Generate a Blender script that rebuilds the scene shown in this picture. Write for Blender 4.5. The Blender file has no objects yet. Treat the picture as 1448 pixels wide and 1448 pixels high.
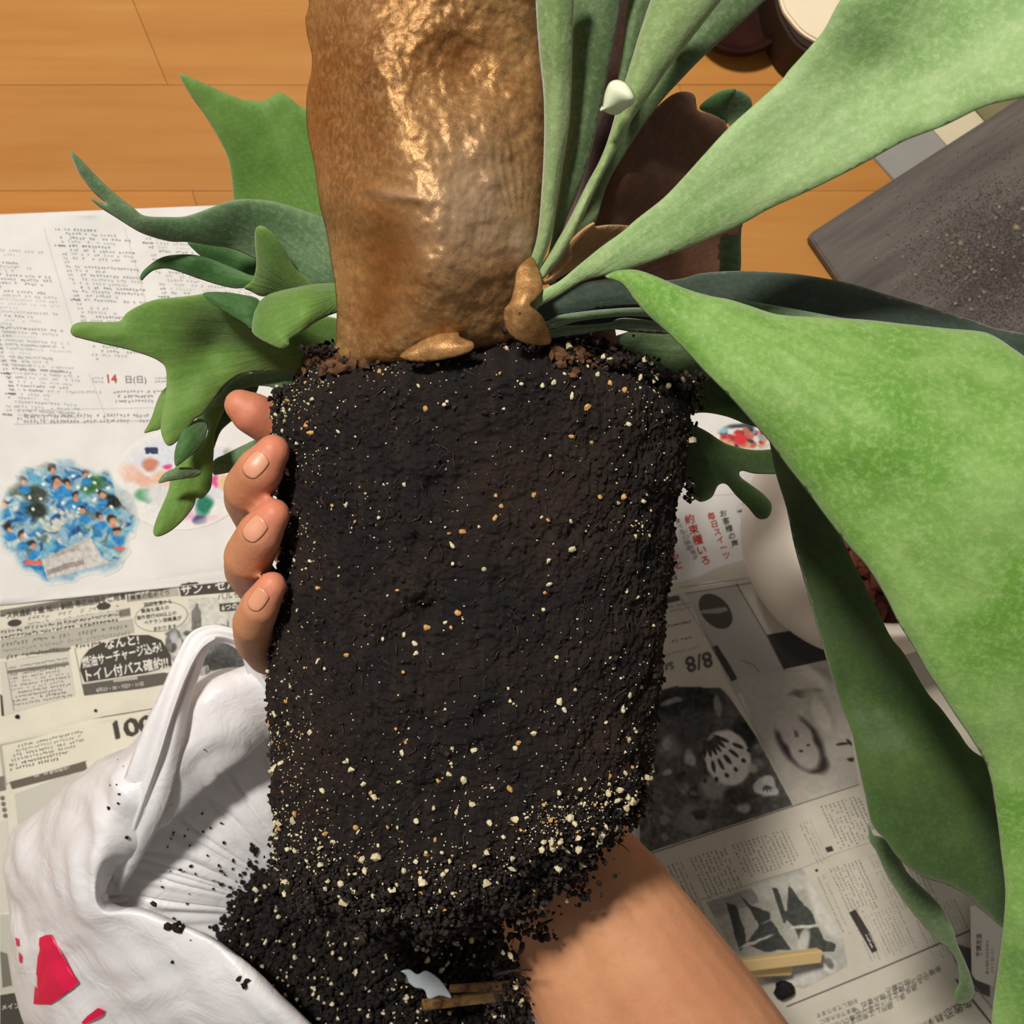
import bpy, bmesh, math, random
import numpy as np
from mathutils import Vector, Matrix
from mathutils.geometry import delaunay_2d_cdt
from mathutils.bvhtree import BVHTree

random.seed(7); rng = np.random.RandomState(7)
S = bpy.context.scene
# ------------------------------------------------------------------ camera
CAMH = 0.80; FPX = 1700.0                       # looks straight down at the floor from 0.8 m
cd = bpy.data.cameras.new('camera'); cam = bpy.data.objects.new('camera', cd)
S.collection.objects.link(cam); cam.location = (0, 0, CAMH); cam.rotation_euler = (0, 0, 0)
cd.sensor_width = 36; cd.lens = 36 * FPX / 1448; cd.clip_start = 0.02
cd.dof.use_dof = True; cd.dof.focus_distance = 0.43; cd.dof.aperture_fstop = 30
S.camera = cam
# ------------------------------------------------------------------ world, lights, exposure
S.view_settings.view_transform = 'Standard'; S.view_settings.look = 'None'
S.view_settings.exposure = 0.0; S.view_settings.gamma = 1.0; S.view_settings.use_curve_mapping = False
w = bpy.data.worlds.new('world'); S.world = w; w.use_nodes = True
bg = w.node_tree.nodes['Background']; bg.inputs[0].default_value = (1.0, .94, .87, 1); bg.inputs[1].default_value = 0.20
ld = bpy.data.lights.new('ceiling_lamp', 'AREA'); ld.shape = 'DISK'; ld.size = 0.22; ld.energy = 43; ld.color = (1, .945, .865)
lo = bpy.data.objects.new('ceiling_lamp', ld); S.collection.objects.link(lo)
lo.location = (-0.50, 0.80, 1.95)
lo.rotation_euler = (Vector((0, 0, .2)) - lo.location).to_track_quat('-Z', 'Y').to_euler()

# ------------------------------------------------------------------ helpers
def W(px, py, h=0.0):
    k = (CAMH - h) / FPX
    return ((px - 724) * k, -(py - 724) * k, h)
def WA(px, py, h):
    k = (CAMH - h) / FPX
    return np.stack([(px - 724) * k, -(py - 724) * k, h + 0 * px], -1)
def K(box, pts):
    ox, oy, s = dict(A=(0, 0, 2.896), B=(0, 280, 2.896), C=(900, 0, 2.642), D=(740, 100, 3.62), E=(740, 340, 3.447),
                     F=(900, 560, 2.642), G=(900, 900, 2.642), H=(420, 0, 2.896), J=(0, 948, 2.896), N=(0, 800, 3.811),
                     M=(0, 630, 3.811), Q=(900, 680, 4.827), R=(880, 940, 4.022), T=(940, 1160, 2.85), U=(300, 1100, 2.413))[box]
    return [(ox + x / s, oy + y / s) for x, y in pts]
def sr(r, g, b):
    f = lambda c: (c / 255 / 12.92) if c / 255 <= .04045 else ((c / 255 + .055) / 1.055) ** 2.4
    return (f(r), f(g), f(b), 1)
def vnoise(p, freq, seed=0):
    q = np.asarray(p, float) * freq; i = np.floor(q).astype(np.int64); f = q - i; f = f * f * (3 - 2 * f)
    def hsh(a, b, c):
        n = (a * 374761393 + b * 668265263 + c * 2147483647 + seed * 974634777) & 0xffffffff
        n = ((n ^ (n >> 13)) * 1274126177) & 0xffffffff
        return ((n ^ (n >> 16)) & 0xffffff) / float(0xffffff)
    r = 0
    for dx in (0, 1):
        wx = f[..., 0] if dx else 1 - f[..., 0]
        for dy in (0, 1):
            wy = f[..., 1] if dy else 1 - f[..., 1]
            for dz in (0, 1):
                wz = f[..., 2] if dz else 1 - f[..., 2]
                r = r + wx * wy * wz * hsh(i[..., 0] + dx, i[..., 1] + dy, i[..., 2] + dz)
    return r * 2 - 1
ROT = np.array(Matrix.Rotation(.9, 3, 'X') @ Matrix.Rotation(.7, 3, 'Z') @ Matrix.Rotation(.5, 3, 'Y'))
def fbm(p, freq, oct=4, seed=0):
    r = 0; a = 1
    p = np.asarray(p, float)
    for k in range(oct): p = p @ ROT; r = r + a * vnoise(p, freq * 2 ** k, seed + k); a *= .5
    return r
def link(o, parent=None):
    S.collection.objects.link(o)
    if parent is not None: o.parent = parent
    return o
def tag(o, label=None, cat=None, group=None, kind=None):
    if label: o['label'] = label
    if cat: o['category'] = cat
    if group: o['group'] = group
    if kind: o['kind'] = kind
    return o
def mesh(name, verts, faces, mat, parent=None, smooth=True):
    me = bpy.data.meshes.new(name)
    verts = np.asarray(verts, float); 
    if isinstance(faces, np.ndarray):
        n, k = faces.shape
        me.vertices.add(len(verts)); me.vertices.foreach_set('co', verts.ravel())
        me.loops.add(n * k); me.loops.foreach_set('vertex_index', faces.ravel().astype(np.int32))
        me.polygons.add(n); me.polygons.foreach_set('loop_start', np.arange(0, n * k, k, dtype=np.int32))
        me.update(calc_edges=True)
    else:
        me.from_pydata([tuple(v) for v in verts], [], faces); me.update()
    me.polygons.foreach_set('use_smooth', [smooth] * len(me.polygons))
    if mat: me.materials.append(mat)
    return link(bpy.data.objects.new(name, me), parent)
def empty(name, loc=(0, 0, 0)):
    o = bpy.data.objects.new(name, None); o.empty_display_size = .02; o.location = loc; link(o); return o
def cr(P, sub=5, closed=True):
    P = np.asarray(P, float); n = len(P); out = []
    rngi = range(n) if closed else range(n - 1)
    for i in rngi:
        g = (lambda j: P[j % n]) if closed else (lambda j: P[min(max(j, 0), n - 1)])
        a, b, c, d = g(i - 1), g(i), g(i + 1), g(i + 2)
        for k in range(sub):
            t = k / sub
            out.append(.5 * ((2 * b) + (c - a) * t + (2 * a - 5 * b + 4 * c - d) * t * t + (3 * b - a - 3 * c + d) * t ** 3))
    if not closed: out.append(P[-1])
    return np.array(out)
def inpoly(x, y, P):
    P = np.asarray(P, float); r = np.zeros(np.shape(x), bool); j = len(P) - 1
    for i in range(len(P)):
        xi, yi = P[i]; xj, yj = P[j]
        if yi != yj: r ^= ((yi > y) != (yj > y)) & (x < (xj - xi) * (y - yi) / (yj - yi) + xi)
        j = i
    return r
def edist(x, y, P):
    P = np.asarray(P, float); Q = np.roll(P, -1, 0); d = np.full(np.shape(x), 1e9)
    for a, b in zip(P, Q):
        ab = b - a; L = max(ab @ ab, 1e-9)
        t = np.clip(((x - a[0]) * ab[0] + (y - a[1]) * ab[1]) / L, 0, 1)
        d = np.minimum(d, np.hypot(x - a[0] - t * ab[0], y - a[1] - t * ab[1]))
    return d
def rbf(ctrl):
    C = np.array(ctrl, float); n = len(C)
    if n < 3: return lambda x, y: np.full(np.shape(x), C[:, 2].mean())
    A = np.hypot(C[:, None, 0] - C[None, :, 0], C[:, None, 1] - C[None, :, 1]) * 1e-2
    A = np.where(A > 0, A ** 1.6, 0) 
    M = np.zeros((n + 1, n + 1)); M[:n, :n] = A; M[:n, n] = 1; M[n, :n] = 1
    s = np.linalg.lstsq(M, np.r_[C[:, 2], 0], rcond=None)[0]
    return lambda x, y: sum(s[i] * (np.hypot(x - C[i, 0], y - C[i, 1]) * 1e-2) ** 1.6 for i in range(n)) + s[n]

# ------------------------------------------------------------------ node helpers
def newmat(name):
    m = bpy.data.materials.new(name); m.use_nodes = True; nt = m.node_tree
    return m, nt, nt.nodes['Principled BSDF']
def nd(nt, t, **kw):
    n = nt.nodes.new(t)
    for k, v in kw.items():
        if k in n.bl_rna.properties.keys(): setattr(n, k, v)
        else: n.inputs[k.replace('_', ' ')].default_value = v
    return n
def noise(nt, scale, detail=4, rough=.5, coord='Object', stretch=None, uv=None, dist=0):
    n = nd(nt, 'ShaderNodeTexNoise'); n.inputs['Scale'].default_value = scale; n.inputs['Detail'].default_value = detail
    n.inputs['Roughness'].default_value = rough; n.inputs['Distortion'].default_value = dist
    tc = nd(nt, 'ShaderNodeTexCoord'); src = tc.outputs[coord]
    if stretch:
        mp = nd(nt, 'ShaderNodeMapping'); mp.inputs['Scale'].default_value = stretch[:3]
        if len(stretch) > 3:
            mp.vector_type = 'TEXTURE'; mp.inputs['Rotation'].default_value[2] = stretch[3]; mp.inputs['Scale'].default_value = [1 / q for q in stretch[:3]]
        nt.links.new(src, mp.inputs[0]); src = mp.outputs[0]
    nt.links.new(src, n.inputs['Vector']); return n.outputs['Fac']
def ramp(nt, src, stops, interp='LINEAR'):
    r = nd(nt, 'ShaderNodeValToRGB'); e = r.color_ramp.elements; r.color_ramp.interpolation = interp
    while len(e) < len(stops): e.new(.5)
    for el, (p, c) in zip(e, stops):
        el.position = p; el.color = c if not isinstance(c, (int, float)) else (c, c, c, 1)
    nt.links.new(src, r.inputs[0]); return r.outputs[0]
def mix(nt, fac, a, b, mode='MIX'):
    m = nd(nt, 'ShaderNodeMix', data_type='RGBA', blend_type=mode)
    for s, v in ((m.inputs[0], fac), (m.inputs[6], a), (m.inputs[7], b)):
        if isinstance(v, (int, float, tuple)): s.default_value = v
        else: nt.links.new(v, s)
    return m.outputs[2]
def bump(nt, p, src, strength, dist, prev=None):
    b = nd(nt, 'ShaderNodeBump'); b.inputs['Strength'].default_value = strength; b.inputs['Distance'].default_value = dist
    nt.links.new(src, b.inputs['Height'])
    if prev is not None: nt.links.new(prev, b.inputs['Normal'])
    nt.links.new(b.outputs[0], p.inputs['Normal']); return b.outputs[0]
def flat(name, col, rough=.6, spec=.3, var=0.0, vs=60):
    m, nt, p = newmat(name); p.inputs['Roughness'].default_value = rough; p.inputs['Specular IOR Level'].default_value = spec
    if var:
        c = ramp(nt, noise(nt, vs), [(.3, tuple(x * (1 - var) for x in col[:3]) + (1,)), (.7, tuple(min(1, x * (1 + var)) for x in col[:3]) + (1,))])
        nt.links.new(c, p.inputs['Base Color'])
    else: p.inputs['Base Color'].default_value = col
    return m
def leafmat(name, light, dark, pale, patch=.5, sheen=.25, rough=.62, transl=.12, fuzz=.5):
    m, nt, p = newmat(name)
    pn = noise(nt, 26, 5, .6)                       # large rubbed patches where the green shows through the down
    c = mix(nt, ramp(nt, pn, [(patch - .10, 0.), (patch + .10, 1.)]), light, dark)
    st = noise(nt, 1.0, 3, .5, 'UV', (60, 3.2, 1))  # streaks along the veins
    c = mix(nt, ramp(nt, st, [(.38, 0.), (.66, .6)]), c, dark)
    fz = noise(nt, 520, 4, .72)
    c = mix(nt, ramp(nt, fz, [(.46, 0.), (.68, fuzz)]), c, pale)
    at = nd(nt, 'ShaderNodeAttribute', attribute_name='edge')
    c = mix(nt, at.outputs['Fac'], c, pale)
    nt.links.new(c, p.inputs['Base Color'])
    p.inputs['Roughness'].default_value = rough; p.inputs['Specular IOR Level'].default_value = .3
    p.inputs['Sheen Weight'].default_value = sheen; p.inputs['Sheen Roughness'].default_value = .5
    b = bump(nt, p, st, .35, .0012); bump(nt, p, fz, .35, .0006, b)
    tr = nd(nt, 'ShaderNodeBsdfTranslucent'); nt.links.new(c, tr.inputs[0])
    ms = nd(nt, 'ShaderNodeMixShader'); ms.inputs[0].default_value = transl
    nt.links.new(p.outputs[0], ms.inputs[1]); nt.links.new(tr.outputs[0], ms.inputs[2])
    nt.links.new(ms.outputs[0], nt.nodes['Material Output'].inputs[0])
    return m

M = {}
M['leaf_bright'] = leafmat('leaf_bright', sr(132, 168, 90), sr(94, 142, 46), sr(160, 190, 120), .52)
M['leaf_pale'] = leafmat('leaf_pale', sr(152, 180, 122), sr(112, 152, 80), sr(182, 202, 150), .6)
M['leaf_stem'] = leafmat('leaf_stem', sr(150, 172, 118), sr(118, 146, 84), sr(180, 196, 146), .5)
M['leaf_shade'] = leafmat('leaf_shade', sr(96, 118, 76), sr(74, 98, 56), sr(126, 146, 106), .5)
M['leaf_mid'] = leafmat('leaf_mid', sr(106, 142, 64), sr(82, 124, 42), sr(132, 160, 88), .55, fuzz=.3)
M['leaf_deep'] = leafmat('leaf_deep', sr(66, 108, 52), sr(44, 88, 36), sr(92, 126, 76), .5, fuzz=.35)
M['leaf_grey'] = leafmat('leaf_grey', sr(98, 126, 88), sr(72, 108, 62), sr(136, 156, 122), .5)
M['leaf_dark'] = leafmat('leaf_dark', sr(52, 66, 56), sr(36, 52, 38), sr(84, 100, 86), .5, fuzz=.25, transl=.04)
M['leaf_olive'] = leafmat('leaf_olive', sr(70, 94, 42), sr(50, 76, 30), sr(96, 118, 64), .5, fuzz=.25, transl=.05)
M['bud'] = flat('bud', sr(222, 232, 198), .6, .3, .1, 200)

def leaf(name, outline, hts, base, mat, parent, step=9, thick=.0011, roll=.0022, rw=9, puff=0, ripple=.0008, edge=.7, ew=3.0, sub=5, label=None, extra=None):
    """A lamina with its own curvature and thickness from its outline and a smooth height field."""
    P = cr(outline, sub); keep = [P[0]]
    for q in P[1:]:
        if np.hypot(*(q - keep[-1])) > 1.2: keep.append(q)
    if np.hypot(*(keep[0] - keep[-1])) < 1.2: keep.pop()
    P = np.array(keep); n = len(P)
    x0, y0 = P.min(0); x1, y1 = P.max(0)
    gx, gy = np.meshgrid(np.arange(x0, x1, step), np.arange(y0, y1, step * .87)); gx = gx + (np.arange(gx.shape[0]) % 2)[:, None] * step / 2
    gx = gx.ravel(); gy = gy.ravel(); ok = inpoly(gx, gy, P) & (edist(gx, gy, P) > step * .35); gx = gx[ok]; gy = gy[ok]
    # inner offset rows give the rounded margin
    T = np.roll(P, -1, 0) - np.roll(P, 1, 0); Nn = np.stack([-T[:, 1], T[:, 0]], 1); Nn /= np.maximum(np.hypot(Nn[:, 0], Nn[:, 1]), 1e-6)[:, None]
    ext = []
    for off in (2.0, 4.5):
        for s in (1, -1):
            Q = P + Nn * off * s; k = inpoly(Q[:, 0], Q[:, 1], P) & (edist(Q[:, 0], Q[:, 1], P) > off * .8); ext.append(Q[k])
    allp = np.vstack([P, np.stack([gx, gy], 1)] + ext)
    v, e, f, _, _, _ = delaunay_2d_cdt([Vector(q) for q in allp], [(i, (i + 1) % n) for i in range(n)], [], 0, 1e-4, False)
    v = np.array([tuple(q) for q in v]); x, y = v[:, 0], v[:, 1]
    cx = x[np.array(f)].mean(1); cy = y[np.array(f)].mean(1); okf = inpoly(cx, cy, P)
    f = [tuple(t) for t, o in zip(f, okf) if o]
    d = edist(x, y, P); h = rbf(hts)(x, y)
    h = h - roll * np.exp(-d / rw)
    if puff: h = h + puff * (1 - np.exp(-d / (rw * 2)))
    p = WA(x, y, h); bx, by = base
    h = h + ripple * fbm(p, 28, 3, 3) + ripple * .3 * fbm(p, 120, 2, 9)
    if extra is not None: h = h + extra(x, y)
    o = mesh(name, WA(x, y, h), f, mat, parent)
    me = o.data
    at = me.attributes.new('edge', 'FLOAT', 'POINT'); at.data.foreach_set('value', (edge * np.exp(-d / ew)).astype(np.float32))
    uv = me.uv_layers.new(name='UVMap'); li = np.zeros(len(me.loops), np.int32); me.loops.foreach_get('vertex_index', li)
    ang = np.arctan2(y - by, x - bx) / 3.0; rad = np.hypot(x - bx, y - by) / 300.0
    uv.data.foreach_set('uv', np.stack([ang[li], rad[li]], 1).astype(np.float32).ravel())
    bm = bmesh.new(); bm.from_mesh(me)
    bmesh.ops.delete(bm, geom=[q for q in bm.verts if not q.link_faces], context='VERTS')
    if sum(q.normal.z for q in bm.faces) < 0: bmesh.ops.reverse_faces(bm, faces=bm.faces)
    bm.to_mesh(me); bm.free()
    md = o.modifiers.new('thickness', 'SOLIDIFY'); md.thickness = thick; md.offset = -1
    if label: o['label'] = label
    return o

# =================================================================== FLOOR AND ROOM
def plank_mat(i):
    m, nt, p = newmat('plank_wood_%d' % i); t = [(0, 0, 0), (3, -1, -3), (-4, -3, -2), (2, 3, 3)][i]
    a = sr(188 + t[0], 132 + t[1], 66 + t[2]); b = sr(177 + t[0], 117 + t[1], 52 + t[2])
    c = mix(nt, ramp(nt, noise(nt, 14, 5, .6, 'Object', (.35, 3, 1)), [(.35, 0.), (.7, 1.)]), a, b)
    c = mix(nt, ramp(nt, noise(nt, 90, 4, .6, 'Object', (.06, 3, 1)), [(.4, 0.), (.8, .3)]), c, sr(168, 104, 50))
    nt.links.new(c, p.inputs['Base Color']); p.inputs['Roughness'].default_value = .6; p.inputs['Specular IOR Level'].default_value = .15
    return m
PM = [plank_mat(i) for i in range(4)]
sub = mesh('floor', [(-1.6, -1.6, -.012), (1.6, -1.6, -.012), (1.6, 1.6, -.012), (-1.6, 1.6, -.012)], [(0, 1, 2, 3)], flat('subfloor', sr(110, 72, 42)))
tag(sub, kind='structure')
def slab_poly(name, pts, z0, z1, mat, parent=None, bev=0.0, hfun=None):
    bm = bmesh.new(); vs = [bm.verts.new((x, y, z0)) for x, y in pts]; f = bm.faces.new(vs)
    r = bmesh.ops.extrude_face_region(bm, geom=[f])
    for v in r['geom']:
        if isinstance(v, bmesh.types.BMVert): v.co.z = z1
    bmesh.ops.recalc_face_normals(bm, faces=bm.faces)
    if bev:
        bmesh.ops.bevel(bm, geom=[e for e in bm.edges if abs(e.verts[0].co.z - z1) < 1e-6 and abs(e.verts[1].co.z - z1) < 1e-6], offset=bev, segments=2, affect='EDGES')
    me = bpy.data.meshes.new(name); bm.to_mesh(me); bm.free(); me.materials.append(mat)
    return link(bpy.data.objects.new(name, me), parent)
for r in range(-6, 18):
    ya = -30 + 150 * r + .25; yb = ya + 150 - .5; x = -2300 + (r * 287 % 410)
    cuts = [x]
    while x < 2500: x += 520 + ((r * 131) % 90); cuts.append(x)
    if r == 0: cuts = [-2300, -1500, -900, -330, 206, 760, 1330, 1900, 2500]
    if r == 1: cuts = [-2300, -1500, -900, -330, 540, 960, 1400, 2000, 2500]
    for k in range(len(cuts) - 1):
        xa, xb = cuts[k] + .3, cuts[k + 1] - .3; sh = 45
        pts = [W(xa + (sh if 1 else 0), yb)[:2], W(xb + sh, yb)[:2], W(xb, ya)[:2], W(xa, ya)[:2]]
        if r == 0: pts = [W(xa + 31, yb)[:2], W(xb + 31, yb)[:2], W(xb - 31, ya)[:2], W(xa - 31, ya)[:2]]
        slab_poly('plank', pts, -.010, random.uniform(-.0002, .0002), PM[(r * 3 + k * 5) % 4], sub, .00015)
# grey threshold and the pale floor beyond it
tm = flat('threshold_grey', sr(150, 146, 140), .5, .3, .05, 40)
d = np.array([144, 162.]); d /= np.hypot(*d); nrm = np.array([d[1], -d[0]]); o0 = np.array([1118, 93.])
def band(a, b): return [W(*(o0 + d * t + nrm * s))[:2] for t, s in ((-1100, a), (1900, a), (1900, b), (-1100, b))]
tag(slab_poly('trim_1', band(0, 88), .0006, .0022, tm, None, .0006), kind='structure')
tag(slab_poly('floor', band(88.5, 260), .0006, .002, flat('pale_vinyl', sr(214, 200, 170), .5, .3, .03, 30)), kind='structure')
tag(slab_poly('floor', band(150, 900), .0021, .004, flat('olive_mat', sr(130, 122, 88), .8, .2, .1, 60)), kind='structure')

# brown wooden bowl and cream stool at the far edge
def lathe(name, prof, c, mat, parent=None, seg=48, sq=None):
    v = []; f = []
    for r, z in prof:
        for k in range(seg):
            a = 2 * math.pi * k / seg; v.append((c[0] + r * math.cos(a), c[1] + r * math.sin(a), z))
    for i in range(len(prof) - 1):
        for k in range(seg): f.append((i * seg + k, i * seg + (k + 1) % seg, (i + 1) * seg + (k + 1) % seg, (i + 1) * seg + k))
    return mesh(name, v, f, mat, parent)
def rprof(pts, sub=6):
    return [tuple(q) for q in cr(pts, sub, False)]
bc = W(1052, -10, .03)
bw = lathe('wooden_bowl', rprof([(0.0005, .001), (.026, .001), (.032, .006), (.035, .016), (.035, .020), (.032, .020), (.024, .010), (.0005, .007)]), bc, flat('dark_bowl_wood', sr(44, 20, 14), .8, .1, .3, 80))
tag(bw, 'small dark reddish brown round bowl on the wooden floor behind the upright fronds', 'bowl')
st = empty('stool', W(1230, -60, .008)); tag(st, 'cream padded stool with a dark brown base edge at the top of the photo', 'stool')
def rbox(name, pts, z0, z1, mat, parent, bev):
    P = cr(pts, 6); return slab_poly(name, [W(x, y, z1)[:2] for x, y in P], z0, z1, mat, parent, bev)
rbox('base', [(1092, -60), (1097, 2), (1108, 34), (1135, 68), (1200, 88), (1336, 60), (1336, -200), (1104, -200)], .0042, .052, flat('stool_base', sr(48, 32, 24), .6, .2), st, .002)
rbox('seat', [(1096, -60), (1104, 0), (1117, 26), (1146, 53), (1205, 70), (1340, 46), (1340, -200), (1110, -200)], .0525, .057, flat('stool_cream', sr(238, 222, 192), .7, .2, .02), st, .0015)
for o in st.children: o.matrix_parent_inverse = st.matrix_world.inverted() if False else Matrix.Translation(-Vector(st.location))

# =================================================================== NEWSPAPERS
def paperz(x, y):
    p = np.stack([x, y, 0 * x], -1); return .0016 * (fbm(p, 9, 3, 21) + 1.6) + .0005 * vnoise(p, 60, 5)
def onpaper(px, py, lev):
    X = WA(px, py, 0.0 * px); return WA(px, py, paperz(X[:, 0], X[:, 1]) + lev)
def papermat(name, col, col2):
    m, nt, p = newmat(name)
    c = mix(nt, ramp(nt, noise(nt, 30, 4, .6), [(.35, 0.), (.7, 1.)]), col, col2); nt.links.new(c, p.inputs['Base Color'])
    p.inputs['Roughness'].default_value = .75; p.inputs['Specular IOR Level'].default_value = .15
    bump(nt, p, noise(nt, 22, 3, .5), .25, .01); return m
PW = papermat('newsprint_white', sr(228, 226, 222), sr(218, 216, 212)); PG = papermat('newsprint_cream', sr(222, 217, 200), sr(212, 206, 190))
PD = papermat('newsprint_grey', sr(206, 200, 184), sr(194, 188, 172))
vcol, nt, p = newmat('newspaper_ink_colour')
at = nd(nt, 'ShaderNodeAttribute', attribute_name='ink'); nt.links.new(at.outputs['Color'], p.inputs['Base Color']); p.inputs['Roughness'].default_value = .7; p.inputs['Specular IOR Level'].default_value = .15

def sheet(name, pts, lev, mat, label):
    P = np.array(pts, float); x0, y0 = P.min(0); x1, y1 = P.max(0); st = 9
    gx, gy = np.meshgrid(np.arange(x0, x1, st), np.arange(y0, y1, st)); gx = gx.ravel(); gy = gy.ravel()
    ok = inpoly(gx, gy, P) & (edist(gx, gy, P) > 4); n = len(P)
    allp = np.vstack([P, np.stack([gx[ok], gy[ok]], 1)])
    v, e, f, _, _, _ = delaunay_2d_cdt([Vector(q) for q in allp], [(i, (i + 1) % n) for i in range(n)], [], 1, 1e-4, False)
    v = np.array([tuple(q) for q in v]); X = onpaper(v[:, 0], v[:, 1], lev)
    o = mesh(name, X, [tuple(t) for t in f], mat)
    if sum(q.normal.z for q in o.data.polygons) < 0: o.data.flip_normals()
    md = o.modifiers.new('thickness', 'SOLIDIFY'); md.thickness = .0003; md.offset = -1
    tag(o, label, 'newspaper'); o['lev'] = lev; return o
def wav(a, b, amp, n=24, seed=0):
    a = np.array(a, float); b = np.array(b, float); t = np.linspace(0, 1, n)[:, None]
    q = a + (b - a) * t; q[:, 1] += amp * vnoise(np.stack([t[:, 0] * 6, 0 * t[:, 0], 0 * t[:, 0]], -1), 1.0, seed) * np.sin(np.pi * t[:, 0]); return [tuple(z) for z in q]
shD = sheet('newspaper_sheet', wav((560, 420), (1520, 440), 6, 20, 4) + [(1500, 760)] + [(1500, 640), (1100, 815), (560, 935)], .0010, PW, 'white newspaper sheet with red vertical lettering right of the root ball')
shC = sheet('newspaper_sheet', [(600, 925), (930, 836), (1100, 815), (1560, 640), (1560, 1560), (560, 1560)], .0016, PD, 'grey newspaper sheet with sports photographs and 8/8 right of the root ball')
shB2 = sheet('newspaper_sheet', [(-120, 1060)] + wav((-120, 1078), (230, 998), 3, 14, 2)[1:] + [(520, 930), (900, 900), (900, 1560), (-120, 1560)], .0022, PG, 'cream newspaper sheet printed 100 upside down, partly under the plastic bag')
shB = sheet('newspaper_sheet', [(-120, 700), (600, 620), (600, 930)] + [(340, 970), (225, 992), (120, 1018), (0, 1050), (-120, 1080)], .0028, PG, 'black and white travel advertisement newspaper sheet left of the lower fingers')
shA = sheet('newspaper_sheet', wav((-120, 308), (235, 303), 3, 14, 1) + wav((235, 303), (440, 285), 2, 8, 7)[1:] + [(600, 292), (620, 792)] + [(420, 794), (340, 801), (250, 813), (170, 829), (80, 845), (0, 856), (-120, 868)], .0040, PW, 'white colour newspaper page with listings, 14 and blue festival picture, top left')

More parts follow.
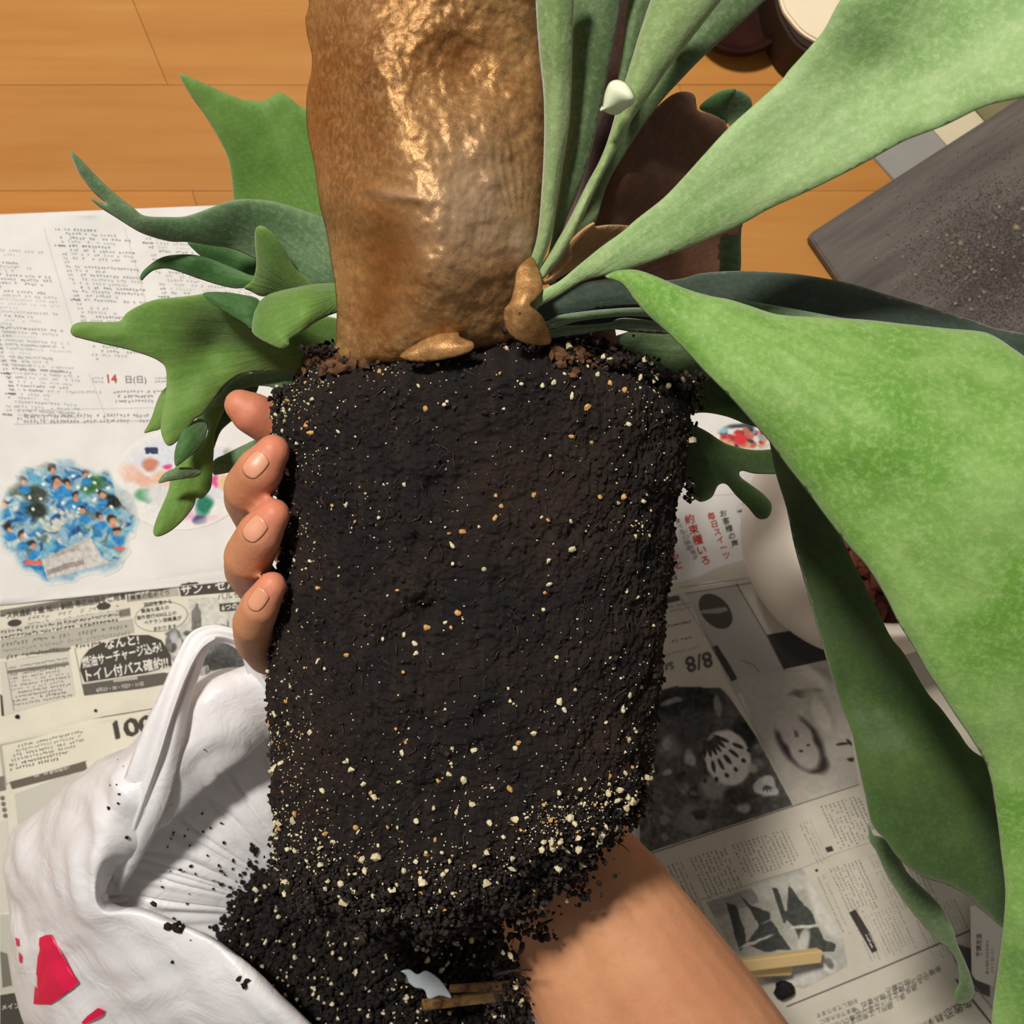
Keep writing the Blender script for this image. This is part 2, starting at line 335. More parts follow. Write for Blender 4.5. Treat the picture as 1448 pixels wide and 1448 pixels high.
class Ink:
    """collects print on one sheet: flat glyphs and marks with a colour each"""
    def __init__(s, sh): s.sh = sh; s.v = []; s.f = []; s.c = []; s.lift = .00022
    def tri(s, V, F, col, up=0):
        b = sum(len(q) for q in s.v) if s.v else 0
        V = np.asarray(V, float); s.v.append(np.c_[V, np.full(len(V), s.lift + up)]); s.c.append(np.tile(col, (len(V), 1)))
        s.f += [tuple(b + i for i in q) for q in F]
    def poly(s, pts, col, up=0, sub=12):
        P = []; n = len(pts)
        for i in range(n):
            a = np.array(pts[i], float); b = np.array(pts[(i + 1) % n], float); k = max(1, int(np.hypot(*(b - a)) / sub))
            P += [a + (b - a) * t / k for t in range(k)]
        P = np.array(P); x0, y0 = P.min(0); x1, y1 = P.max(0)
        gx, gy = np.meshgrid(np.arange(x0, x1, sub), np.arange(y0, y1, sub)); gx = gx.ravel(); gy = gy.ravel()
        ok = inpoly(gx, gy, P) & (edist(gx, gy, P) > sub * .4)
        A = np.vstack([P, np.stack([gx[ok], gy[ok]], 1)])
        v, e, f, _, _, _ = delaunay_2d_cdt([Vector(q) for q in A], [(i, (i + 1) % len(P)) for i in range(len(P))], [], 1, 1e-4, False)
        s.tri([tuple(q) for q in v], [tuple(q) for q in f], col, up)
    def line(s, pts, wd, col, up=0):
        for a, b in zip(pts[:-1], pts[1:]):
            a = np.array(a, float); b = np.array(b, float); L = np.hypot(*(b - a)); t = (b - a) / L; n = np.array([-t[1], t[0]]) * wd / 2
            k = max(1, int(L / 10))
            for j in range(k):
                p, q = a + (b - a) * j / k, a + (b - a) * (j + 1) / k
                s.tri([p - n, q - n, q + n, p + n], [(0, 1, 2, 3)], col, up)
    def ell(s, c, r, ang, col, up=0, n=28):
        a = math.radians(ang); s.poly([(c[0] + r[0] * math.cos(t) * math.cos(a) - r[1] * math.sin(t) * math.sin(a), c[1] + r[0] * math.cos(t) * math.sin(a) + r[1] * math.sin(t) * math.cos(a)) for t in np.linspace(0, 2 * math.pi, n, endpoint=False)], col, up)
    def text(s, body, org, xv, yv, col, up=.0001, bold=0.0, spacing=1.0):
        """xv = image vector of one em along the line, yv = image vector of one em upward on the glyph"""
        cu = bpy.data.curves.new('t', 'FONT'); cu.body = body; cu.resolution_u = 2; cu.space_character = spacing
        ob = bpy.data.objects.new('t', cu); S.collection.objects.link(ob); dg = bpy.context.evaluated_depsgraph_get()
        me = bpy.data.meshes.new_from_object(ob.evaluated_get(dg)); n = len(me.vertices); co = np.zeros(n * 3); me.vertices.foreach_get('co', co); co = co.reshape(-1, 3)
        F = [tuple(q.vertices) for q in me.polygons]
        V = np.array(org, float) + co[:, :1] * np.array(xv, float) + co[:, 1:2] * np.array(yv, float)
        for q, (du, dv) in enumerate(((0, 0), (bold, bold * .4), (-bold * .2, -bold)) if bold > .015 else ((0, 0),)):
            if n: s.tri(V + np.array(xv, float) * du + np.array(yv, float) * dv, F, col, up + q * .00003)
        bpy.data.objects.remove(ob); bpy.data.meshes.remove(me); bpy.data.curves.remove(cu)
    def body(s, org, xv, yv, nx, ny, cw, col, gap=.12, rag=.3, seed=0, up=0, skipline=0):
        """columns of print too small to read: nx marks along xv, ny lines along yv"""
        r = random.Random(seed); V = []; F = []; C = []
        org = np.array(org, float); xv = np.array(xv, float); yv = np.array(yv, float)
        for j in range(ny):
            if r.random() < skipline: continue
            m = int(nx * (1 - rag * r.random() * (r.random() < .6))); dk = r.choice([1, 1, 1, .55, 1.25])
            for i in range(m):
                if r.random() < gap: continue
                o = org + xv * i + yv * j
                for q in range(4):
                    u0 = r.uniform(0, .45); v0 = r.uniform(0, .5)
                    if r.random() < .5: du, dv = r.uniform(.35, .6) * cw, .17
                    else: du, dv = .16, r.uniform(.35, .6)
                    b = len(V); 
                    for a_, b_ in ((u0, v0), (u0 + du, v0), (u0 + du, v0 + dv), (u0, v0 + dv)): V.append(o + xv * a_ + yv * b_ * .8)
                    F.append((b, b + 1, b + 2, b + 3)); k = min(1, max(.0, 1 - (1 - .0) * 1)); C.append(dk)
        if V:
            cc = np.repeat(np.array(C), 4)[:, None]; base = sum(len(q) for q in s.v) if s.v else 0
            V = np.array(V); s.v.append(np.c_[V, np.full(len(V), s.lift + up)])
            c = np.array(col[:3])[None]; c = np.where(cc < .8, c + .12, np.where(cc > 1.1, c * .6, c)); s.c.append(np.c_[c, np.ones(len(c))])
            s.f += [tuple(base + t for t in q) for q in F]
    def done(s, name='printed_text'):
        V = np.vstack(s.v); X = onpaper(V[:, 0], V[:, 1], s.sh['lev'] + V[:, 2])
        o = mesh(name, X, s.f, vcol, s.sh, False); a = o.data.color_attributes.new('ink', 'FLOAT_COLOR', 'POINT')
        a.data.foreach_set('color', np.vstack(s.c).astype(np.float32).ravel()); o['kind'] = 'stuff'
        bm = bmesh.new(); bm.from_mesh(o.data)
        for f in bm.faces:
            if f.normal.z < 0: f.normal_flip()
        bm.to_mesh(o.data); bm.free(); return o
class Pic:
    """a halftone picture printed on a sheet, one colour per grid cell"""
    def __init__(s, sh, box, st=1.4, bg=(200, 200, 200)):
        s.sh = sh; s.x, s.y = np.meshgrid(np.arange(box[0], box[2] + st, st), np.arange(box[1], box[3] + st, st))
        s.c = np.zeros(s.x.shape + (3,)) + np.array(bg, float); s.a = np.ones(s.x.shape)
        s.nx = 2.2 * vnoise(np.stack([s.x, s.y, 0 * s.x], -1), .09, 31); s.ny = 2.2 * vnoise(np.stack([s.x, s.y, 0 * s.x], -1), .09, 32)
    def e(s, c, r, col, ang=0, soft=.25, warp=1):
        a = math.radians(ang); X = s.x + s.nx * warp - c[0]; Y = s.y + s.ny * warp - c[1]
        u = (X * math.cos(a) + Y * math.sin(a)) / r[0]; v = (-X * math.sin(a) + Y * math.cos(a)) / r[1]; q = np.hypot(u, v)
        w_ = np.clip((1 + soft - q) / (2 * soft), 0, 1)[..., None]; s.c = s.c * (1 - w_) + np.array(col, float) * w_
    def p(s, pts, col, warp=.5):
        w_ = inpoly(s.x + s.nx * warp, s.y + s.ny * warp, pts)[..., None]; s.c = np.where(w_, np.array(col, float), s.c)
    def n(s, amp, f=.25, seed=1):
        s.c += amp * (vnoise(np.stack([s.x, s.y, 0 * s.x], -1), f, seed) + .6 * vnoise(np.stack([s.x, s.y, 0 * s.x], -1), f * 2.3, seed + 5))[..., None]
    def done(s, keep, lift=.0004, name='printed_picture'):
        ny, nx = s.x.shape; X = onpaper(s.x.ravel(), s.y.ravel(), s.sh['lev'] + lift)
        k = keep.ravel(); i, j = np.meshgrid(np.arange(nx - 1), np.arange(ny - 1)); a = (j * nx + i).ravel()
        F = np.stack([a, a + nx, a + nx + 1, a + 1], 1); F = F[k[F].all(1)]
        us = np.unique(F); mp = np.zeros(len(X), int); mp[us] = np.arange(len(us))
        o = mesh(name, X[us], mp[F], vcol, s.sh, True); c = np.clip(s.c.reshape(-1, 3)[us] / 255, 0, 1); c = np.where(c <= .04045, c / 12.92, ((c + .055) / 1.055) ** 2.4)
        at_ = o.data.color_attributes.new('ink', 'FLOAT_COLOR', 'POINT'); at_.data.foreach_set('color', np.c_[c, np.ones(len(c))].astype(np.float32).ravel()); return o
BK = sr(66, 62, 58); GY = sr(140, 138, 136); LG = sr(176, 174, 172); WH = sr(228, 224, 214); RD = sr(190, 60, 48); INK = sr(88, 84, 82)

# --- sheet A: listings, 14, festival pictures
I = Ink(shA)
def lean(a, s=1.0): t = math.radians(a); return (math.sin(t) * s, math.cos(t) * s)
def column(x, y, n, wd, seed, wide=14, ang=16):
    dx, dy = lean(ang)
    I.body((x, y), (4.6, .25), (dx * 6.1, dy * 6.1), wd, n, 1, LG if seed % 3 else GY, .2, .75, seed, skipline=.10)
    for q in range(n):
        if random.Random(seed * 99 + q).random() < .7: I.body((x - 13 + dx * 6.1 * q, y + dy * 6.1 * q), (4, .2), (dx * 6, dy * 6), 2, 1, 1, GY, .1, 0, seed + q)
        if q % 13 == 4: I.body((x - 20 + dx * 6.1 * q, y + dy * 6.1 * q), (4, .2), (dx * 5, dy * 5), 4, 1, 1.4, BK, 0, 0, seed + q)
column(-30, 350, 36, 20, 1); column(-2 + 0, 455, 24, 16, 2); column(90, 322, 24, 20, 3); column(214, 318, 20, 26, 4); column(330, 318, 14, 20, 6)
column(140, 488, 4, 14, 5, ang=14); column(20, 560, 5, 20, 8, ang=6)
for x0_, y0_, x1_, y1_ in ((62, 322, 108, 480), (176, 322, 222, 480), (30, 560, 24, 600)): I.line([(x0_, y0_), (x1_, y1_)], .5, LG)
I.body((33, 586), (4.7, -.05), (0, 8), 44, 2, 1, GY, .12, .1, 77); I.body((160, 552), (4.7, -.05), (1, 6.6), 20, 3, 1, GY, .15, .4, 78); I.body((92, 552), (4.7, 0), (1, 6.6), 11, 1, 1, LG, .1, 0, 79)
I.line([(20, 600), (380, 590)], .7, LG); I.line([(20, 580), (380, 574)], .5, LG); I.line([(126, 528), (150, 590)], .5, LG)
I.text('14', (149, 541), (17, 0), (-2, -17), RD, bold=.03); I.text('日(日)', (176, 541), (12, 0), (-1, -12), INK)
I.body((130, 533), (4.2, 0), (0, 5), 4, 2, 1, GY, .1, 0, 80); I.body((219, 533), (4.2, 0), (0, 5), 6, 2, 1, GY, .1, 0, 81)
I.done()
P = Pic(shA, (-12, 648, 200, 830), 1.4, (138, 172, 190)); rr = random.Random(5)
for k in range(240):
    c = rr.choice([(52, 122, 176), (84, 160, 192), (112, 178, 196), (44, 84, 136), (150, 190, 196), (70, 138, 184), (190, 204, 204), (96, 112, 104)]); P.e((rr.uniform(-10, 200), rr.uniform(655, 800)), (rr.uniform(4, 14), rr.uniform(2, 5)), c, rr.uniform(-60, 40), .3, 3)
P.e((131, 685), (17, 13), (60, 110, 70), -30); P.e((50, 700), (18, 13), (60, 72, 62)); P.e((52, 722), (16, 11), (45, 55, 48)); P.e((157, 709), (17, 10), (38, 44, 46), 20)
for k in range(30): P.e((rr.gauss(78, 14), rr.gauss(738, 9)), (4, 2.5), (200, 200, 185), rr.uniform(0, 90))
for x, y in ((31, 680), (73, 664), (93, 684), (108, 702), (117, 722), (140, 730), (157, 738), (165, 750), (12, 745), (31, 759), (46, 772), (81, 682), (3, 715), (120, 668), (142, 700)):
    P.e((x - 1, y - 3), (6, 5), (52, 42, 40), 0, .25, 2); P.e((x + 1, y + 2), (4, 5), (200, 146, 118), 0, .25, 2); P.e((x + 3, y + 13), (9, 6), (50, 130, 190), rr.uniform(-40, 40))
for k in range(18): P.e((rr.uniform(10, 180), rr.uniform(665, 750)), (2.4, 2.4), (235, 236, 226))
P.p([(60, 792), (118, 764), (126, 758), (146, 790), (158, 795), (118, 806), (66, 818)], (196, 192, 188)); P.p([(66, 806), (118, 790), (120, 797), (68, 813)], (150, 140, 136)); P.p([(75, 783), (112, 770), (114, 777), (72, 789)], (168, 160, 150))
P.p([(36, 790), (60, 794), (58, 800), (35, 798)], (212, 100, 84)); P.p([(160, 772), (182, 773), (182, 777), (160, 777)], (212, 96, 80)); P.p([(40, 800), (60, 800), (70, 822), (58, 820)], (40, 120, 175))
P.n(16, .28, 2); q = np.hypot((P.x - 92) / 106, (P.y - 738) / 88); q = q + .09 * vnoise(np.stack([P.x, P.y, 0 * P.x], -1), .06, 3)
f_ = np.clip((1.0 - q) / .16, 0, 1)[..., None]; P.c = P.c * f_ + np.array([232, 229, 220.]) * (1 - f_); P.done(q < 1.0)
P = Pic(shA, (160, 605, 350, 752), 1.4, (226, 224, 222))
P.e((208, 640), (44, 26), (214, 216, 224)); P.p([(204, 633), (222, 633), (224, 641), (206, 642)], (52, 62, 92)); P.e((182, 668), (22, 12), (226, 190, 175), 30); P.e((212, 657), (12, 9), (198, 130, 108)); P.e((205, 680), (16, 8), (226, 180, 160), 20)
P.e((205, 700), (14, 10), (100, 160, 120)); P.e((240, 700), (34, 20), (212, 212, 210)); P.e((232, 676), (16, 10), (230, 190, 160)); P.e((236, 660), (7, 5), (215, 80, 140)); P.e((290, 705), (12, 26), (40, 120, 96), 10); P.e((282, 736), (11, 7), (70, 66, 110)); P.e((262, 728), (14, 8), (226, 176, 200)); P.e((318, 735), (30, 7), (228, 180, 205))
P.e((310, 690), (26, 16), (216, 216, 222)); P.e((308, 645), (30, 14), (212, 214, 222)); P.e((330, 640), (12, 8), (120, 120, 110)); P.e((304, 680), (6, 9), (224, 90, 150)); P.e((318, 682), (10, 10), (226, 190, 150)); P.e((340, 705), (12, 12), (170, 165, 150)); P.n(7, .3, 4)
q = np.hypot((P.x - 255) / 96, (P.y - 678) / 72); f_ = np.clip((1.0 - q) / .22, 0, 1)[..., None]; P.c = P.c * f_ + np.array([232, 229, 220.]) * (1 - f_); P.done(q < 1)

# --- sheet B: travel advertisement
I = Ink(shB); sl = math.radians(-8.0); ux = np.array([math.cos(sl), math.sin(sl)]); uy = np.array([-math.sin(sl), math.cos(sl)]) * -1
def TB(t, x, y, sz, col=WH, up=.0003, b=.03, a=-8, sp=1.0, mag=1.0):
    r = math.radians(a); I.text(t, (x, y), (sz * mag * math.cos(r), sz * mag * math.sin(r)), (sz * math.sin(r) * -1 * -1 if 0 else sz * math.sin(r), -sz * math.cos(r)), col, up, b, sp)
G1, G2, G3 = sr(176, 172, 160), sr(120, 116, 106), sr(74, 70, 64)
NP = lambda L: K('N', L)
I.poly(NP([(0, 240), (400, 190), (680, 130), (1250, 45), (1350, 40), (1350, 65), (1250, 68), (970, 105), (680, 150), (400, 215), (0, 270)]), G2)
I.poly(NP([(960, 100), (1400, 40), (1400, 130), (975, 165)]), G3, .0001)
TB('サン・セバスチャン', *NP([(975, 158)])[0], 15.5, WH, mag=1.05)
TB('バルセロナ', *NP([(1170, 185)])[0], 11, G3, b=.01, sp=1.1)
I.poly(NP([(1180, 205), (1300, 195), (1300, 240), (1185, 248)]), G3, .0001); TB('6つの', *NP([(1195, 240)])[0], 9.5, WH)
TB('ース共通新千歳 旭川 釧路 帯広出発をご用意', *NP([(0, 288)])[0], 10.6, G3, b=.02, a=-9.3, mag=.86)
I.line(NP([(690, 195), (685, 150), (955, 108)]), 1.4, G3, .0002); I.poly(NP([(690, 160), (955, 118), (965, 160), (695, 195)]), G1, .0001)
TB('スペイン北部の', *NP([(702, 158)])[0], 8.2, G3, b=.03); TB('美食の街めぐり', *NP([(702, 186)])[0], 8.2, G3, b=.03)
for x, y in ((78, 308), (558, 218)): I.ell(NP([(x, y)])[0], (10, 5), -8, G3, .0002)
I.body(NP([(150, 275)])[0], (6.2, -.9), (0, 8), 22, 2, 1, G2, .3, .2, 11)
I.body(NP([(0, 350)])[0], (5.6, -.85), (.5, 7.5), 33, 2, 1.2, G3, .05, .1, 12, .0001)
I.poly(NP([(0, 400), (715, 285), (725, 360), (400, 430), (0, 500)]), G1, .00005); I.poly(NP([(0, 345), (700, 225), (705, 275), (0, 385)]), sr(196, 192, 180), .00003)
I.body(NP([(10, 415)])[0], (5.4, -.8), (.5, 9), 34, 3, 1.1, G2, .15, .2, 13, .0002); I.poly(NP([(640, 240), (700, 228), (703, 268), (645, 278)]), G2, .0001)
I.ell(NP([(868, 275)])[0], (38, 21), -8, sr(120, 116, 106)); I.ell(NP([(868, 275)])[0], (37, 20), -8, sr(216, 212, 198), .00008)
for k, t in enumerate(('羽田空港から', '乗換も楽々の', '海外旅行450以上の', 'ベテラン添乗員が', 'まわります')):
    x, y = NP([((775, 222 + 0) if k == 0 else (760, 255) if k == 1 else (735, 292) if k == 2 else (775, 318) if k == 3 else (825, 352))])[0]; TB(t, x, y, 6.8, G3, b=.03)
# castle-like towers and dark landscape of the advert photo
P = Pic(shB, NP([(880, 170)])[0] + NP([(1400, 640)])[0], 1.4, (200, 198, 188))
for k in range(60): rr = random.Random(k); P.e(NP([(rr.uniform(900, 1380), rr.uniform(330, 600))])[0], (rr.uniform(4, 12), rr.uniform(3, 8)), (rr.choice([90, 120, 150, 170]),) * 3, rr.uniform(0, 60))
P.e(NP([(1240, 480)])[0], (32, 22), (86, 86, 84)); P.e(NP([(1150, 520)])[0], (30, 12), (70, 70, 68)); P.e(NP([(1100, 300)])[0], (26, 16), (206, 204, 196))
for x, a, b, w_ in ((1058, 200, 350, 26), (905, 360, 460, 22), (985, 390, 450, 16), (1230, 290, 330, 12)):
    P.p(NP([(x - w_, b), (x - w_, a + 50), (x - w_ * .5, a + 30), (x - 3, a), (x + 3, a), (x + w_ * .5, a + 30), (x + w_, a + 50), (x + w_, b)]), (118, 116, 110))
P.n(14, .25, 8); P.done(inpoly(P.x, P.y, NP([(885, 360), (1010, 300), (1010, 180), (1400, 130), (1400, 540), (1030, 605), (890, 480)])), .0002)
I.text('5,000円', NP([(1035, 572)])[0], (7.5, -1), (-1, -7.5), WH, .0006)
I.poly(NP([(430, 560), (440, 500), (480, 450), (560, 410), (700, 375), (800, 372), (870, 400), (890, 470), (920, 480), (925, 540), (780, 580), (455, 628)]), G3, .0001)
I.poly(NP([(440, 640), (880, 575), (920, 580), (885, 640), (820, 640), (780, 660), (740, 655), (690, 672), (640, 665), (600, 682), (540, 680), (500, 692), (455, 700)]), sr(96, 92, 84), .0001)
TB('なんと!', *NP([(563, 448)])[0], 15.5, WH, b=.035, a=-9); TB('燃油サーチャージ込み!', *NP([(445, 548)])[0], 17, WH, b=.03, a=-12, mag=.66)
TB('トイレ付バス確約!!', *NP([(450, 620)])[0], 18, WH, b=.03, a=-9.5, mag=.80)
I.line(NP([(445, 632), (780, 585), (920, 545)]), 1.0, WH, .0004); I.line(NP([(402, 440), (455, 700)]), 1.0, G2); I.poly(NP([(610, 612), (740, 597), (742, 612), (612, 628)]), G1, .0003)
TB('8月23・30・7日7・11日', *NP([(520, 680)])[0], 6.5, WH, b=.01, a=-8)
I.poly(NP([(0, 520), (370, 460), (405, 700), (80, 780), (20, 810)]), sr(204, 200, 188), .00003); I.poly(NP([(0, 470), (370, 440), (372, 462), (0, 490)]), G2)
I.body(NP([(45, 545)])[0], (4.2, -.7), (.7, 5.2), 20, 11, 1.2, G2, .12, .1, 14, .0002); I.poly(NP([(40, 565), (370, 520), (372, 535), (42, 582)]), G2, .0003); I.line(NP([(30, 520), (75, 780)]), .8, G2, .0003); I.poly(NP([(0, 690), (12, 700), (22, 808), (8, 810)]), G3, .0003)
I.done()
# --- sheet B2: 100 upside down
I = Ink(shB2)
I.line([(-120, 1075), (0, 1049), (120, 1018), (170, 1010), (240, 998)], 1.6, G2)
I.text('001', (217, 1011), (-46, 8.5), (6.5, 34), G3, .0003, .05, .92)
I.body(NP([(60, 1010)])[0], (4.3, -.95), (1.2, 6.2), 0, 0, 1, G2)
for k in range(6): I.body(NP([(95 - k * 12, 985 + k * 26 - 20)])[0], (4.4, -1.0), (1, 6), [23, 22, 24, 22, 19, 18][k], 1, 1.1, G3 if k > 2 else G2, .08, .05, 40 + k)
I.line(NP([(0, 960), (30, 1190)]), 4, G1); I.line(NP([(20, 1180), (470, 1050)]), .7, G2)
I.poly(NP([(50, 1165), (460, 1055), (470, 1100), (65, 1205)]), sr(104, 98, 88), .0001); I.text('(全国共通 00 - 00)', NP([(370, 1075)])[0], (-6.5, 1.7), (1.7, 6.5), WH, .0003)
I.poly(K('J', [(60, 505), (250, 440), (390, 390), (420, 620), (80, 700)]), sr(196, 193, 182)); I.poly(K('J', [(-20, 440), (20, 430), (25, 490), (-20, 500)]), G2)
for k in range(4): I.ell(K('J', [(10 + k * 4, 523 + k * 24)])[0], (3.4, 3.4), 0, G2, .0001)
I.poly(K('J', [(0, 620), (30, 615), (55, 980), (0, 990)]), sr(206, 203, 192)); I.poly(K('J', [(0, 1000), (40, 1000), (60, 1448), (0, 1448)]), sr(190, 187, 176)); I.poly(K('J', [(0, 1330), (60, 1320), (140, 1448), (0, 1460)]), G3, .0001); I.text('メイン', K('J', [(5, 1390)])[0], (9, -1), (-1, -9), WH, .0003)
I.poly(K('J', [(0, 1150), (30, 1160), (50, 1290), (10, 1300)]), G2, .0001)
I.done()
# --- sheet D: red lettering
I = Ink(shD); dn = np.array([.36, .93])
def vert(t, x, y, sz, col, b=.03):
    for k, ch in enumerate(t):
        o = np.array([x, y]) + dn * sz * 1.04 * k; I.text(ch, tuple(o), (sz * .97, -sz * .22), (-.22 * sz, -sz * .95), col, .0002, b)
for t, x, y, sz, c in (('毎日スイーツ', 1001, 735, 11.5, RD), ('お客様の声', 1018, 731, 11, INK), ('約束種いろ', 969, 741, 15, RD), ('食べたくなる', 955, 740, 8, GY), ('いつもの味が', 966, 755, 7.5, GY), ('ゃもと', 943, 778, 14, RD), ('・北海道', 944, 800, 7, GY)): vert(t, x, y, sz, c)
I.line([(950, 704), (1055, 698)], .6, LG); I.line([(930, 835), (1100, 812)], 1.0, GY); I.done()
P = Pic(shD, (1000, 592, 1100, 645), 1.4, (225, 225, 222))
for k in range(60): rr = random.Random(k + 9); P.e((rr.uniform(1018, 1082), rr.uniform(606, 632)), (5, 4), rr.choice([(206, 140, 115), (190, 60, 60), (60, 66, 70), (215, 160, 130), (130, 175, 190), (196, 110, 90)]))
P.e((1046, 622), (12, 7), (214, 60, 70)); P.e((1022, 606), (7, 5), (140, 185, 200)); P.e((1050, 601), (28, 4), (70, 78, 82)); q = np.hypot((P.x - 1050) / 42, (P.y - 618) / 22); f_ = np.clip((1 - q) / .2, 0, 1)[..., None]; P.c = P.c * f_ + np.array([230, 227, 218.]) * (1 - f_); P.done(q < 1)
P = Pic(shD, (1036, 700, 1075, 740), 1.4, (215, 213, 210)); P.e((1058, 718), (9, 5), (90, 96, 92), 50); P.e((1048, 722), (7, 2), (90, 96, 92), -10); P.done(np.hypot((P.x - 1056) / 16, (P.y - 720) / 15) < 1)

# --- sheet C: sports page, upside down
I = Ink(shC); QP = lambda L: K('Q', L); RP = lambda L: K('R', L); TP = lambda L: K('T', L)
I.poly(QP([(180, 800), (285, 780), (300, 815), (180, 845)]), INK)
I.body(QP([(180, 860)])[0], (3.8, -.8), (1.5, 6), 10, 2, 1, GY, .1, 0, 50); I.body(QP([(190, 985)])[0], (4.2, -.8), (1, 6), 9, 1, 1.3, INK, 0, 0, 51); I.body(QP([(240, 1090)])[0], (6, -1.5), (1, 6), 6, 1, 1.1, INK, .2, 0, 52); I.body(QP([(200, 1180)])[0], (4, -1), (1, 6), 12, 1, 1.1, GY, .1, 0, 53)
I.text('8/8', QP([(510, 1165)])[0], (-30, 7.5), (7.5, 30), INK, .0002, .03); I.text('SAT', QP([(250, 1235)])[0], (-14, 3), (3, 14), INK, .0002, .02)
I.line(QP([(290, 780), (540, 1160), (680, 1440)]), 2.4, LG); I.line(QP([(680, 700), (880, 1040), (1080, 1430)]), 1.2, INK); I.line(QP([(330, 770), (950, 670)]), 1.0, INK)
I.poly(QP([(340, 775), (690, 705), (880, 1040), (1085, 1448), (680, 1448), (520, 1110)]), sr(178, 174, 166), -.00008)
I.poly(QP([(510, 1135), (550, 1120), (640, 1260), (690, 1350), (650, 1370), (590, 1270)]), sr(70, 66, 62), .0001)
I.ell(QP([(540, 890)])[0], (29, 19), 48, sr(84, 80, 76), .0001); I.poly(QP([(430, 885), (610, 860), (625, 885), (560, 905), (440, 905)]), sr(150, 146, 140), .0002)
I.body(QP([(820, 720)])[0], (4.2, -.6), (1.5, 6.6), 7, 4, 1, GY, .1, 0, 54); I.text('3', QP([(930, 800)])[0], (-14, 3), (3, 14), INK, .0002, .03); I.text('926', QP([(1225, 930)])[0], (-15, 2), (3, 17), INK, .0002, .04); I.body(QP([(960, 900)])[0], (4.2, -.6), (1.5, 6.6), 8, 2, 1, GY, .1, 0, 55)
I.poly(QP([(890, 1050), (1080, 1020), (1180, 1170), (1290, 1145), (1305, 1220), (1010, 1285)]), sr(64, 62, 60), .0001); I.body(QP([(1110, 1050)])[0], (4.4, -.8), (2, 7), 9, 3, 1.2, INK, .1, 0, 56, .0002)
for k in range(2): I.line(QP([(720 - k * 8, 1225), (800, 1250 + k * 10), (860, 1330)]), 1.1, GY)
# body text columns under the pictures (vertical print leaning with the sheet)
dd = np.array([.42, .91]); pp = np.array([-.95, .29])
def block(x, y, cols, n, step=5.2, cs=4.4, seed=0, col=GY, u=.0):
    for k in range(cols):
        I.body((x - pp[0] * step * k * -1 if 0 else x + .95 * step * k, y - .29 * step * k), tuple(dd * cs), tuple(-pp * cs * .8), n, 1, 1.1, col, .12, .08, seed + k, u)
block(915, 1232, 9, 18, 6.0, 4.6, 100, INK); block(975, 1213, 9, 15, 6.2, 4.4, 120, INK); block(1035, 1195, 14, 12, 6.0, 4.4, 140, INK); block(1130, 1165, 4, 18, 5.2, 3.8, 160); block(1160, 1140, 10, 15, 6, 4.6, 180, INK)
block(1172, 1228, 9, 18, 5.4, 4.2, 200, INK); block(1228, 1210, 12, 22, 5.6, 4.2, 220); block(1205, 1300, 13, 16, 5.4, 4.2, 240, GY); block(1290, 1290, 12, 18, 5.6, 4.2, 250); block(975, 1300, 2, 26, 6, 4.4, 260, INK); block(1155, 1240, 2, 22, 8, 4.2, 270)
I.poly(TP([(645, 110), (672, 102), (682, 122), (655, 130)]), BK, .0001); I.ell(TP([(612, 202)])[0], (2.2, 2.2), 0, BK, .0001); I.poly(TP([(742, 372), (768, 358), (828, 455), (858, 525), (835, 535), (810, 490)]), BK, .0001); I.body(TP([(805, 462)])[0], (2, 4), (5, -2), 5, 2, 1, WH, .1, 0, 280, .0003)
I.line(RP([(115, 1090), (985, 800), (1350, 680)]), 1.2, INK); I.line(RP([(560, 0), (760, 370), (985, 800)]), 1.4, LG, .0003); I.line(TP([(490, 752), (850, 605), (1100, 500), (1230, 445)]), 2.0, INK, .0001); I.line(TP([(100, 335), (560, 190)]), .7, GY, .0001); I.line(TP([(560, 190), (700, 130), (860, 80)]), .6, GY)
for k, t in enumerate(('会場での一般公募の', 'へるなど練習を積み重ね', '選手とともにクラブで', '楽しかった思い出の', '場所して参加するなど、')):
    I.text(t, TP([(1140 - k * 62, 590 + k * 40)])[0] if 0 else (1330 - k * 17, 1366 + k * 13 + 0), (-8.8, 3.6), (3.4, 8.4), INK, .0002, .0)
for k in range(4): I.text(('お話しております', '春までの大会に', '優しいおばあさん', '毎朝走っています')[k], (1190 - k * 2 + 22, 1412 + k * 12), (-7.4, 2.8), (2.8, 7.4), INK, .0002)
I.text('失敗恐れず', (1372, 1410), (-13, 7.0), (5.5, 15), BK, .0002, .01); I.text('佐々木電器', (1330, 1434), (-9, 4.2), (3.4, 9.5), INK, .0002, .01)
I.poly([(1340, 1330), (1400, 1352), (1400, 1410), (1380, 1402), (1352, 1362)], sr(96, 92, 88), .0001); I.line([(1352, 1385), (1420, 1470)], 3, INK, .0002); I.line([(1362, 1375), (1440, 1470)], 2, GY, .0003)
I.done()
P = Pic(shC, RP([(100, 100)])[0] + RP([(1010, 1110)])[0], 1.3, (92, 88, 84))
for k in range(70): rr = random.Random(k + 40); g = rr.choice([60, 75, 90, 110, 130]); P.e(RP([(rr.uniform(100, 900), rr.uniform(330, 1000))])[0], (rr.uniform(4, 12), rr.uniform(3, 9)), (g, g - 2, g - 4), rr.uniform(0, 180))
P.e(RP([(360, 210)])[0], (50, 22), (50, 48, 48), -5); P.e(RP([(390, 350)])[0], (32, 24), (78, 76, 74)); P.e(RP([(690, 400)])[0], (20, 26), (48, 46, 46), 40); P.e(RP([(285, 210)])[0], (16, 4), (140, 138, 134), -15); P.e(RP([(545, 235)])[0], (5, 16), (140, 138, 134), -5)
